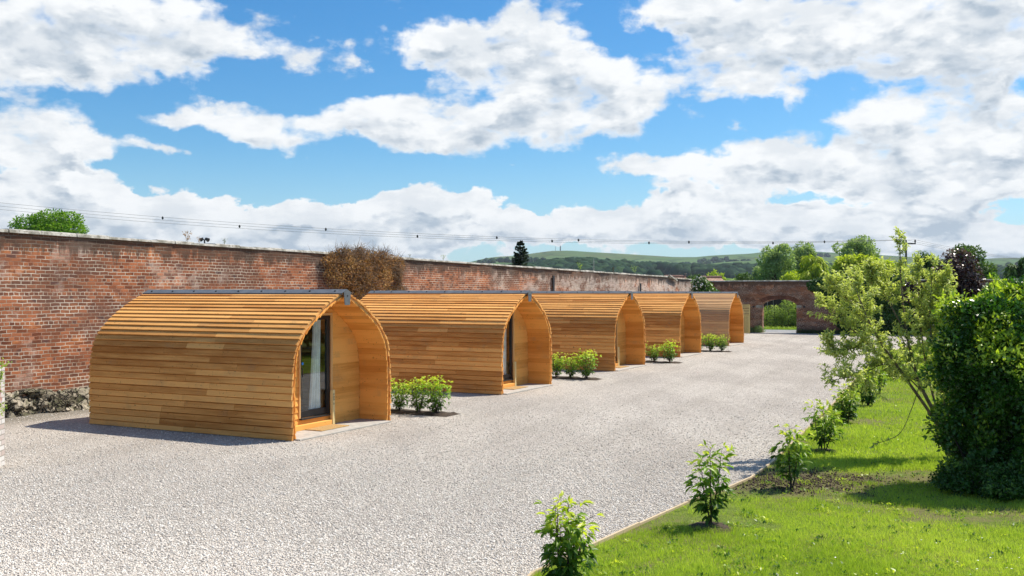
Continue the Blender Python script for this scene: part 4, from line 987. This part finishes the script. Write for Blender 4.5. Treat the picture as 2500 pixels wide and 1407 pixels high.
# ------------------------------------------------------------------ beyond the walls
gdir = -FN
gb = FAR0 + FD * -.9 + gdir * 8.5
leafmass('hedge_bush', 'rounded green bush seen through the arched gateway', 'bush', gb, [(-.5, 0, .85, 1.0, .8, .8), (.7, -.1, 1.3, 1.0, .7, 1.05), (1.7, 0, .95, .9, .8, .85), (-1.5, .3, .7, .9, .8, .6), (2.6, .3, .8, 1.0, .8, .7), (0.2, -.3, .6, .6, .6, .5), (1.1, -.3, .5, .5, .5, .5)], 9000, .11, 'leaf_hedge', 71, .4, .46, .6, 1.2, tintb=.3)
leafmass('verge_grass', 'tall bright grass verge at the roadside seen through the gateway', 'grass', FAR0 + FD * -.4 + gdir * 6.6, [(x * .8, 0, .03, .8, .4, .16) for x in range(-4, 6)], 4000, .12, 'grass', 72, .4, .2, .8, .5, stems=False, ratio=.12, tintb=.4, facing=.1).__setitem__('kind', 'stuff')
leafmass('low_bush', 'small grey-green bush at the left foot of the gateway', 'bush', FAR0 + FD * -.45 + FN * .45, [(0, 0, .2, .35, .3, .25), (-.4, 0, .14, .3, .3, .2), (.25, 0, .15, .25, .2, .2)], 1500, .07, 'leaf_willow', 73, .3, .3, .7, .6)
leafmass('low_bush', 'dark weedy growth along the wall foot right of the gateway', 'weeds', FAR0 + FD * 4.0 + FN * .25, [(x * .5, -x * .25, .08, .4, .25, .16) for x in range(-3, 5)], 3000, .07, 'leaf_ivy', 74, .3, .3, .7, .5, stems=False)
# glasshouse-like building behind the gate
b0 = FAR0 + FD * -1.5 + gdir * 14; t_ = empty('outbuilding', b0, math.atan2(FD.y, FD.x), label='dark open shed with pale glazing bars glimpsed through the gateway', cat='shed')
MB().box((-3, 0, 0), (6, 2.5, 2.55)).obj('wall', M['black'], t_)
mb = MB()
for i in range(5): mb.box((-2.8 + i * .45, -.05, 1.0), (-2.76 + i * .45, -.01, 2.7))
mb.obj('glazing_bars', M['coping'], t_)
MB().prism([(-3.2, -.4, 2.56), (6.2, -.4, 2.56), (6.2, 1.25, 3.1), (-3.2, 1.25, 3.1)], (0, 0, .06)).obj('roof', M['slate'], t_)
# roofs behind the wall
m, t = mat('clay_tiles'); tc = t.n('ShaderNodeTexCoord')
wv = t.n('ShaderNodeTexBrick', {'Vector': tc.outputs['Object'], 'Color1': (.38, .22, .15, 1), 'Color2': (.50, .32, .23, 1), 'Mortar': (.22, .13, .1, 1), 'Scale': 1.0, 'Mortar Size': .03, 'Brick Width': .33, 'Row Height': .3})
finish(t, wv.outputs['Color'], .9); M['tiles'] = m
def house(x0, x1, ytop, Z, lab, mroof, eave, hip=.6):
    a = AT(x0, ytop, Z); b = AT(x1, ytop, Z); t_ = empty('house', (a.x, Z, 0), label=lab, cat='building'); L2 = b.x - a.x; zt = a.z; ze = eave
    mb = MB(); mb.v += [(0, 4, zt), (L2, 4, zt), (L2 + hip, 0, ze), (-hip, 0, ze), (-hip, 8, ze), (L2 + hip, 8, ze)]; mb.f += [(0, 1, 2, 3), (0, 4, 5, 1), (1, 5, 2), (0, 3, 4)]
    # give the roof real thickness
    o = mb.obj('roof', mroof, t_); md = o.modifiers.new('s', 'SOLIDIFY'); md.thickness = .15
    MB().tube([(-.1, 4, zt + .05), (L2 + .1, 4, zt + .05)], .14, 8).obj('ridge_tiles', mroof, t_)
    MB().box((0, .4, 0), (L2, 7.6, ze - .16)).obj('wall', M['ring'], t_); return t_
h1 = house(1728, 1782, 677, 92, 'pinkish clay tiled roof just above the far wall', M['tiles'], 2.9)
h2 = house(1640, 1690, 675, 95, 'dull tiled roof behind the end of the sunlit wall', M['tiles'], 2.8, 1.0)
p = AT(1673, 675, 99); MB().tube([(p.x - h2.location.x, 4, p.z - .1), (p.x - h2.location.x, 4, p.z + .25)], .05).tube([(p.x - h2.location.x, 4, p.z + .22), (p.x - h2.location.x, 4, p.z + .3)], .12, 8).obj('flue', M['coping'], h2)

def bt(x, ytop, wpx, Z, kind, lab, seed, n=8000, leaf=.3, name='tree', group='trees beyond the garden wall', **kw):
    p = AT(x, ytop, Z); return tree(name, lab, 'tree', (p.x, p.y, 0), wpx * Z / F * 1.12, p.z * 1.05, kind, n, leaf, seed, group=group, **kw)
bt(134, 527, 205, 92, 'leaf_oak', 'round bright green oak crown above the wall at far left', 301, 34000, .27, nl=30, base=.30, gap=.12, clump=.8, flat=1.0, name='oak_tree', group=None)
bt(1902, 606, 105, 112, 'leaf_willow', 'grey-green willow left of the golden willow, loose crown leaning left', 303, 11000, .30, nl=20, gap=.50, clump=.9, name='willow_tree', lean=(-.6, 0), base=.12)
bt(1962, 597, 85, 128, 'leaf_willow', 'tall grey-green tree directly behind the golden willow', 304, 9000, .32, nl=18, gap=.5, clump=.8)
bt(2090, 584, 135, 120, 'leaf_willow', 'tallest grey-green tree, broad crown behind the yellow-green willow', 305, 13000, .32, nl=24, gap=.48, clump=.9)
bt(1985, 628, 82, 92, 'leaf_yellow', 'drooping golden-green willow just right of the gateway', 306, 11000, .26, nl=18, gap=.36, droop=.8, name='willow_tree', base=.05)
bt(2095, 628, 150, 88, 'leaf_yellow', 'broad yellow-green willow behind the ivy-covered wall', 307, 16000, .26, nl=26, gap=.36, droop=.55, name='willow_tree', base=.05, d=4)
bt(2180, 640, 90, 90, 'leaf_yellow', 'yellow-green willow seen through the pale tree top', 317, 8000, .26, nl=18, gap=.36, droop=.55, name='willow_tree', base=.05, d=4)
bt(1930, 668, 75, 84, 'leaf_yellow', 'low yellow-green bush topping the wall above the gateway', 308, 5000, .22, nl=14, gap=.34, base=.0)
bt(1815, 672, 70, 130, 'leaf_green', 'low dark round tree above the far wall left of the gateway', 309, 5000, .3, nl=14, gap=.36, base=.0)
bt(1748, 664, 50, 150, 'leaf_yellow', 'small bright tree behind the pinkish roof', 310, 3000, .32, nl=10, gap=.36, base=.0)
bt(1690, 676, 60, 120, 'leaf_green', 'low dull tree behind the end of the sunlit wall', 311, 3000, .3, nl=10, gap=.36, base=.0)
bt(2357, 607, 135, 80, 'leaf_green', 'large round green tree behind the purple tree', 312, 13000, .26, nl=24, gap=.38, base=.05)
bt(2270, 624, 90, 95, 'leaf_green', 'dark green tree left of the large round one', 313, 8000, .28, nl=18, gap=.4, base=.05)
bt(2427, 672, 50, 72, 'leaf_oak', 'small light green tree at the right foot of the large round one', 314, 3500, .2, nl=12, gap=.36, base=.0)
bt(2490, 634, 75, 90, 'leaf_green', 'dull drooping tree at the right edge of the skyline', 315, 9000, .26, nl=16, gap=.34, droop=.7, base=.05)
bt(1862, 655, 60, 135, 'leaf_willow', 'low grey-green tree filling in left of the grey-green willow', 316, 5000, .3, nl=14, gap=.36, base=.0)
bt(2020, 655, 60, 130, 'leaf_green', 'dark tree in the gap between the two golden willows', 318, 5000, .3, nl=14, gap=.36, base=.0)
bt(1390, 668, 60, 190, 'leaf_green', 'low tree behind the wall right of the conifer', 319, 3000, .4, nl=10, gap=.36, base=.0)

# conifer
cz = 120; p = AT(1271, 588, cz); t_ = empty('conifer_tree', (p.x, p.y, 0), label='dark conical fir rising above the middle of the wall', cat='tree'); rs = random.Random(8); P_, D_, T_ = [], [], []
hh = p.z; mb = MB(); mb.tube([(0, 0, 0), (0, 0, hh)], [.22, .03], 7)
for k in range(190):
    f = rs.random() ** .8; z = hh * (.12 + .87 * f); rad = (2.15 * (1 - f) ** .75 + .12) * rs.uniform(.75, 1.12); a = rs.uniform(0, 6.28); o_ = Vector((math.cos(a), math.sin(a), 0))
    up = .42 - .1 * (1 - f); tip = o_ * rad + Vector((0, 0, z + rad * up - .15 * rad)); b = Vector((0, 0, z)); midp = b.lerp(tip, .5) - Vector((0, 0, .10 * rad)); mb.tube([b, midp, tip], [.04, .025, .008], 4)
    for j in range(70):
        u = rs.random() ** .7; q = b.lerp(midp, u * 2) if u < .5 else midp.lerp(tip, u * 2 - 1); sd_ = Vector((-o_.y, o_.x, 0)) * rs.uniform(-1, 1) * (.30 * (1 - u) + .08) * rad * .6
        P_.append(tuple(q + sd_ + Vector((0, 0, rs.uniform(-.1, .05))))); D_.append(tuple(o_ * .8 + sd_ + Vector((0, 0, rs.uniform(-.3, .5))))); T_.append(rs.random() * .8)
P_ = np.array(P_); link('crown', leaves('crown', P_, np.array(D_), rvec(len(P_)) * .5 + np.array([0, 0, 1]), .26, .09, np.array(T_)), M['leaf_conifer'], t_); mb.obj('trunk', M['bark_dark'], t_)
# dead stump and pole beyond the wall
p = AT(1448, 632, 75); t_ = empty('dead_tree', (p.x, p.y, 0), label='bare pale dead tree trunk standing beyond the wall', cat='tree')
z = p.z; MB().tube([(0, 0, 0), (-.02, 0, z * .72), (.04, 0, z * .9), (.05, 0, z)], [.12, .09, .05, .015]).tube([(0, 0, z * .58), (.16, 0, z * .66), (.3, 0, z * .70)], [.035, .02, .008], 5).obj('trunk', M['coping'], t_)
p = AT(1497, 652, 80); MB().tube([(p.x, p.y, 0), (p.x, p.y, p.z)], .06, 8).obj('short_pole', M['bark'], label='thin plain post beyond the wall right of the dead trunk', cat='post')

# power line
pp = AT(2212, 592, 108); t_ = empty('power_pole', (pp.x, pp.y, 0), label='wooden power pole with crossarm and insulators behind the pale tree', cat='power pole')
MB().tube([(0, 0, 0), (0, 0, pp.z)], [.16, .11], 8).obj('pole', M['bark'], t_)
MB().box((-1.05, -.06, pp.z - .22), (1.05, .06, pp.z - .08)).obj('crossarm', M['iron'], t_)
for x in (-1.0, .0, 1.0): MB().tube([(x, 0, pp.z - .08), (x, 0, pp.z + .12), (x, 0, pp.z + .30)], [.05, .10, .06], 8).obj('insulator', M['iron'], t_)
MB().box((-.75, -.05, pp.z - 1.75), (-.05, .05, pp.z - 1.68)).obj('crossarm', M['iron'], t_)
A_ = [AT(-320, 462 + k * 9, 90) for k in range(3)]; wires = []
def wire(a, b, sag, lab, r=.016):
    pts = [a.lerp(b, i / 60) - Vector((0, 0, sag * 4 * (i / 60) * (1 - i / 60))) for i in range(61)]
    o = MB().tube(pts, r, 5).obj('power_line', M['iron'], label=lab, cat='cable', group='power line wires'); return pts
wl = ['uppermost power line wire sloping across the sky above the wall', 'middle power line wire sloping across the sky above the wall', 'lowest power line wire sloping across the sky above the wall']
wp = []
for k, x in enumerate((-1.0, 0, 1.0)):
    wp.append(wire(A_[k], Vector((pp.x + x, pp.y, pp.z + .28)), 1.75 + k * .06, wl[k], .011))
for k, x in enumerate((-1.0, 0, 1.0)):
    wire(Vector((pp.x + x, pp.y, pp.z + .28)), AT(2720, 640, 150) + Vector((x * .6, 0, 0)), .9, ['left', 'middle', 'right'][k] + ' wire running on from the power pole to the right edge', .012)
dv_ = [392, 586, 815, 1025, 1200, 1335, 1405, 1590, 1665, 1887, 2016]
for i, x in enumerate(dv_):
    k = i % 2; best = min(wp[k], key=lambda q: abs(CX + F * q.x / q.y - x)); z = best.z
    MB().tube([(best.x, best.y, z + .08), (best.x, best.y, z), (best.x, best.y, z - .14), (best.x, best.y, z - .22)], [.03, .095, .095, .04], 8).obj('bird_diverter', M['iron'], label=f'small dark marker on the power line, number {i + 1} of {len(dv_)} from the left', cat='line marker', group='markers on the power line')

# ------------------------------------------------------------------ hills and woodland
RPX = [(-1500, 690), (-400, 700), (700, 700), (980, 676), (1090, 652), (1140, 642), (1185, 631), (1215, 627), (1260, 625), (1300, 619), (1345, 613), (1390, 612), (1430, 615), (1520, 620), (1600, 625), (1650, 628), (1700, 628), (1740, 624), (1800, 621), (1830, 620), (1860, 616), (1900, 610), (1950, 611), (2010, 616), (2100, 620), (2200, 626), (2300, 632), (2380, 634), (2440, 630), (2500, 630), (2800, 640), (3600, 690)]
RX = np.array([p[0] for p in RPX], float); RH = (HY - np.array([p[1] for p in RPX], float)) / F
def hill_z(X, Y):
    X = np.asarray(X, float); Y = np.asarray(Y, float); px = CX + F * X / Y; k = np.interp(px, RX, RH)
    f = np.clip((Y - 620) / (2900 - 620), 0, 1); g_ = .72 * f + .28 * f * f
    P3 = np.stack([X, Y, X * 0], 1) if X.ndim == 1 else np.stack([X.ravel(), Y.ravel(), X.ravel() * 0], 1)
    nz = (vnoise(P3, 1 / 260., 2) - .5).reshape(X.shape) * 26 + (vnoise(P3, 1 / 90., 4) - .5).reshape(X.shape) * 7
    edge = smooth(0, .25, f) * (1 - smooth(.8, 1, f))
    top = H + k * 2900
    return np.where(Y <= 620, -.2, top * g_ + nz * edge) * np.where(Y > 2900, 1 - smooth(2900, 3500, Y) * .6, 1)
nx, ny = 260, 90; us = np.linspace(-.95, .95, nx); ys = np.concatenate([np.linspace(600, 2900, 76), np.linspace(2940, 3500, 14)]); Xg = us[None] * ys[:, None]; Yg = np.broadcast_to(ys[:, None], Xg.shape)
Zg = hill_z(Xg, Yg); V = np.stack([Xg, Yg, Zg], -1).reshape(-1, 3); ii = (np.arange(ny - 1)[:, None] * nx + np.arange(nx - 1)[None]).ravel()
m, t = mat('hill_pasture'); tc = t.n('ShaderNodeTexCoord'); v = tc.outputs['Object']
a_ = t.noise(v, .004, 6, .6).outputs[0]; vo = t.n('ShaderNodeTexVoronoi', {'Vector': t.mapping(t.vmath('ADD', v, t.vmath('MULTIPLY', t.noise(v, .006, 3).outputs['Color'], (90, 90, 0))), scale=(.005, .0032, 0)), 'Scale': 1.0})
vd = t.n('ShaderNodeTexVoronoi', {'Vector': t.mapping(t.vmath('ADD', v, t.vmath('MULTIPLY', t.noise(v, .006, 3).outputs['Color'], (90, 90, 0))), scale=(.005, .0032, 0)), 'Scale': 1.0}, feature='DISTANCE_TO_EDGE')
fr = t.n('ShaderNodeSeparateColor', {0: vo.outputs['Color']}).outputs[0]
c_ = t.mix(fr, (.045, .105, .030), (.105, .175, .055)); c_ = t.mix(t.ss(a_, .45, .62), c_, (.095, .12, .04)); c_ = t.mix(t.math('MULTIPLY', t.ss(vd.outputs['Distance'], .035, .015), .7), c_, (.022, .045, .014))
f_ = t.noise(v, .03, 8, .75).outputs[0]; c_ = t.mix(t.math('MULTIPLY', t.ss(f_, .50, .62), .65), c_, (.035, .065, .022))
finish(t, c_, 1.0, spec=.05); M['hill'] = m
link('hills', np_mesh('hills', V, np.stack([ii, ii + 1, ii + nx + 1, ii + nx], 1)), M['hill'], kind='structure', smooth_=True)
# tree blobs: faceted crowns of real volume
ico = bmesh.new(); bmesh.ops.create_icosphere(ico, subdivisions=2, radius=1); IV = np.array([v.co[:] for v in ico.verts]); IF = np.array([[v.index for v in f.verts] for f in ico.faces]); ico.free()
def wood(name, label, XY, size, m, seed):
    rng = np.random.default_rng(seed); n = len(XY); z = hill_z(XY[:, 0], XY[:, 1]); k = len(IV)
    s = size * (.65 + .7 * rng.random(n)); V = IV[None] * (1 + .42 * (rng.random((n, k)) - .5))[..., None]; V = V * (s[:, None, None] * np.array([.62, .62, .60])); V += np.stack([XY[:, 0], XY[:, 1], z + s * .42], 1)[:, None]
    tint = np.repeat(.2 + .6 * rng.random(n), k); Fc = (IF[None] + (np.arange(n) * k)[:, None, None]).reshape(-1, 3)
    link(name, np_mesh(name, V.reshape(-1, 3), Fc, {'tint': tint}), m, label=label, cat='woodland', kind='stuff')
rng = np.random.default_rng(77)
def scatter(n, x0, x1, y0, y1, thr, sc_, seed, base=0.0):
    Y = np.sqrt(rng.random(n * 6) * (y1 ** 2 - y0 ** 2) + y0 ** 2); px = x0 + (x1 - x0) * rng.random(n * 6); X = (px - CX) / F * Y
    P3 = np.stack([X, Y * 1.0, X * 0], 1); keep = vnoise(P3 * np.array([1, .6, 1]), 1 / sc_, seed) + .4 * vnoise(P3, 2.7 / sc_, seed + 1) > thr; return np.stack([X, Y], 1)[keep][:n]
M['wood'] = leaf_mat('far_woodland', (.006, .022, .014), (.015, .042, .022), (.045, .09, .035), .1, .9, .05)
wood('woodland', 'belt of dark woodland along the foot of the far hills', scatter(7000, 1000, 2700, 860, 1330, .46, 150, 3), 11, M['wood'], 1)
wood('hillside_trees', 'scattered trees and hedges higher on the hillsides', scatter(900, 1050, 2700, 1350, 2500, 1.0, 90, 8), 8, M['wood'], 2)
wood('valley_trees', 'line of lighter trees in the fields before the woodland', scatter(260, 1150, 2700, 430, 640, .80, 70, 12), 8, M['leaf_oak'], 4)
# masts on the ridge
for x, hpx, r, lab in ((1356, 12, .5, 'thin faint mast on the hilltop left of the thicker one'), (1368, 13, 1.6, 'grey transmitter mast on the hilltop')):
    Y = 2895; z0 = H + (HY - 613) / F * Y; p = Vector(((x - CX) / F * Y, Y, z0)); MB().tube([p - Vector((0, 0, 5)), p + Vector((0, 0, hpx / F * Y * .8)), p + Vector((0, 0, hpx / F * Y))], [r, r, r * .4], 6).obj('mast', M['iron'], label=lab, cat='mast', group='masts on the ridge')

# ------------------------------------------------------------------ grass blades, loose stones, small litter
ep = np.array([(p.x, p.y) for p in EDGE])
def edge_x(y):                                        # x of the edging at depth y
    return np.interp(y, ep[:, 1], ep[:, 0])
def bare(X, Y):
    P3 = np.stack([X, Y, X * 0], 1)
    b = .85 * np.exp(-(((X - 3.6) / 1.5) ** 2 + ((Y - 13.3) / .9) ** 2)) + .7 * np.exp(-(((X - 5.6) / .9) ** 2 + ((Y - 13.6) / .5) ** 2)) + .5 * np.exp(-((X - edge_x(Y)) / .25) ** 2) + .55 * np.exp(-(((X - 2.4) / .5) ** 2 + ((Y - 10.9) / .3) ** 2)) + .35 * np.exp(-(((X - 5.2) / 1.0) ** 2 + ((Y - 11.0) / .35) ** 2))
    return b + 1.25 * (vnoise(P3, .9, 3) - .45) + .8 * (vnoise(P3, 3.7, 5) - .5)
def grass(n, y0, y1, hb, wb, seed, xr=.56):
    rng = np.random.default_rng(seed); Y = 1 / (1 / y0 + (1 / y1 - 1 / y0) * rng.random(n)); X = edge_x(Y) + .03 + rng.random(n) * (Y * xr + .6 - edge_x(Y))
    b = bare(X, Y); k = (rng.random(n) > smooth(.25, .75, b) * .93) & (X > edge_x(Y) + .02); X, Y = X[k], Y[k]; n = len(X); P3 = np.stack([X, Y, X * 0], 1)
    tuft = .6 + .9 * vnoise(P3, 3.5, 9) * vnoise(P3, 11, 6) * 2; a = rng.random(n) * 6.283; lean_ = rng.random(n) * .8
    h = hb * (.5 + .8 * rng.random(n)) * tuft; wv_ = wb * (.7 + .6 * rng.random(n)); ca, sa = np.cos(a), np.sin(a)
    B = np.stack([X, Y, np.full(n, .004)], 1); S = np.stack([ca, sa, 0 * ca], 1) * wv_[:, None] * .5; l2 = rng.random(n) * 6.283
    Tp = B + np.stack([np.cos(l2) * lean_ * h, np.sin(l2) * lean_ * h, h], 1); V = np.stack([B - S, B + S, Tp], 1).reshape(-1, 3)
    tint = .30 + .55 * (vnoise(P3, .8, 12) - .25) + .3 * rng.random(n) - .0
    return V, np.arange(3 * n).reshape(-1, 3), np.repeat(tint, 3)
parts = [grass(210000, 8.2, 15, .040, .0055, 1), grass(110000, 14, 30, .050, .012, 2), grass(30000, 28, 58, .07, .04, 3)]
off = 0; VV, FF, TT = [], [], []
for V, Fc, T in parts: VV.append(V); FF.append(Fc + off); TT.append(T); off += len(V)
link('grass', np_mesh('grass', np.concatenate(VV), np.concatenate(FF), {'tint': np.concatenate(TT)}), M['grass'], label='short mown bright green grass with thin bare patches on the lawn', cat='grass', kind='stuff')
# stones
O8 = np.array([[1, 0, 0], [-1, 0, 0], [0, 1, 0], [0, -1, 0], [0, 0, 1], [0, 0, -1]], float); OF = np.array([[0, 2, 4], [2, 1, 4], [1, 3, 4], [3, 0, 4], [2, 0, 5], [1, 2, 5], [3, 1, 5], [0, 3, 5]])
def stones(n, y0, y1, sz, seed):
    rng = np.random.default_rng(seed); Y = 1 / (1 / y0 + (1 / y1 - 1 / y0) * rng.random(n)); X = -Y * .56 + rng.random(n) * (edge_x(Y) - .02 + Y * .56)
    wallk = ((X - W0.x) * WN.x + (Y - W0.y) * WN.y > .3) & (rng.random(n) < 1 - smooth(y0 + (y1 - y0) * .45, y1, Y)); X, Y = X[wallk], Y[wallk]; n = len(X)
    s = sz * (.55 + .9 * rng.random(n) ** 1.5); V = O8[None] * (.6 + .8 * rng.random((n, 6)))[..., None] * np.array([1, 1, .62]); a = rng.random(n) * 6.283; ca, sa = np.cos(a)[:, None], np.sin(a)[:, None]
    tx = (rng.random((n, 1)) - .5) * 1.2; V[:, :, 2] += V[:, :, 0] * tx * .5; x = V[:, :, 0] * ca - V[:, :, 1] * sa; y = V[:, :, 0] * sa + V[:, :, 1] * ca; V = np.stack([x, y, V[:, :, 2]], -1) * s[:, None, None]
    V += np.stack([X, Y, s * .25], 1)[:, None]; return V.reshape(-1, 3), (OF[None] + (np.arange(n) * 6)[:, None, None]).reshape(-1, 3)
VV, FF, off = [], [], 0
for a in (stones(150000, 8.0, 17, .0092, 1), stones(80000, 8.0, 30, .0120, 2)): VV.append(a[0]); FF.append(a[1] + off); off += len(a[0])
link('loose_gravel', np_mesh('loose_gravel', np.concatenate(VV), np.concatenate(FF)), M['stones'], label='loose pale pink-grey stone chippings covering the drive', cat='gravel', kind='stuff')
rng = np.random.default_rng(91); K = 420
Yw = 1 / (1 / 8.6 + (1 / 26 - 1 / 8.6) * rng.random(K)); Xw = edge_x(Yw) + .1 + rng.random(K) * (Yw * .55 - edge_x(Yw)); m_ = 9
P_ = np.repeat(np.stack([Xw, Yw, np.full(K, .012)], 1), m_, 0) + rng.normal(size=(K * m_, 3)) * np.array([.035, .035, .004]); P_[:, 2] = np.abs(P_[:, 2]) + .01
D_ = rvec(K * m_, rng) + np.array([0, 0, .35]); D_[:, 2] = np.abs(D_[:, 2]); N_ = rvec(K * m_, rng) * .4 + np.array([0, 0, 1])
link('lawn_weeds', leaves('lawn_weeds', P_, D_, N_, .045, .022, np.repeat(rng.random(K) * .8, m_)), M['leaf_sap'], label='small broad-leaved weeds scattered through the lawn', cat='weeds', kind='stuff')
K = 90; q = np.stack([5.2 + rng.normal(size=K) * .9, 8.9 + rng.normal(size=K) * .6, .035 + .02 * rng.random(K)], 1); q = q[q[:, 0] > 2.2]
link('daisies', leaves('daisies', q, rvec(len(q), rng) * np.array([1, 1, .1]), rvec(len(q), rng) * .3 + np.array([0, 0, 1]), .022, .022, np.ones(len(q))), M['petal'], label='scatter of tiny white flowers in the lawn at bottom right', cat='flowers', kind='stuff')
K = 2600; X_ = 3.7 + rng.normal(size=K) * .8; Y_ = 13.3 + rng.normal(size=K) * .42; ok = X_ > edge_x(Y_) + .03; X_, Y_ = X_[ok], Y_[ok]; K = len(X_)
sv_ = O8[None] * (.6 + .8 * rng.random((K, 6)))[..., None] * (.006 + .016 * rng.random(K) ** 3)[:, None, None] + np.stack([X_, Y_, np.full(K, .01)], 1)[:, None]
link('soil_crumbs', np_mesh('soil_crumbs', sv_.reshape(-1, 3), (OF[None] + (np.arange(K) * 6)[:, None, None]).reshape(-1, 3)), M['soil'], label='crumbs of dark soil on the bare patch round the thin sapling', cat='soil', kind='stuff')
# soil mounds round some saplings
for (px, r_, lab) in (((1735, 1290), .26, 'small dark soil ring at the foot of the single-stemmed sapling'), ((2012, 1104), .26, 'small dark soil ring at the sapling where the edging bends')):
    p = G(*px); V = [(p.x, p.y, .045)]; Fq = []; K = 20
    for rr_, zz in ((.55, .04), (1.0, .0)):
        for i in range(K): a = 6.283 * i / K; q = r_ * rr_ * (1 + .25 * mnoise.noise(Vector((math.cos(a) * 2, math.sin(a) * 2, px[0])))); V.append((p.x + math.cos(a) * q, p.y + math.sin(a) * q, zz))
    Fq = [(0, 1 + i, 1 + (i + 1) % K) for i in range(K)] + [(1 + i, 1 + K + i, 1 + K + (i + 1) % K) for i in range(K)] + [(1 + i, 1 + K + (i + 1) % K, 1 + (i + 1) % K) for i in range(K)]
    me = bpy.data.meshes.new('soil'); me.from_pydata(V, [], Fq); link('soil_ring', me, M['soil'], label=lab, cat='soil', group='soil rings')

# ------------------------------------------------------------------ haze
hz_ = MB().box((-3400, -450, -1.5), (3400, 3700, 175)).obj('haze', None, kind='stuff', label='thin blue air between the garden and the hills')
m, t = mat('haze'); v_ = t.n('ShaderNodeVolumePrincipled', {'Color': (.80, .90, 1, 1), 'Density': .000075, 'Anisotropy': .2}); t.n('ShaderNodeOutputMaterial', {'Volume': v_.outputs[0]}); hz_.data.materials.append(m)
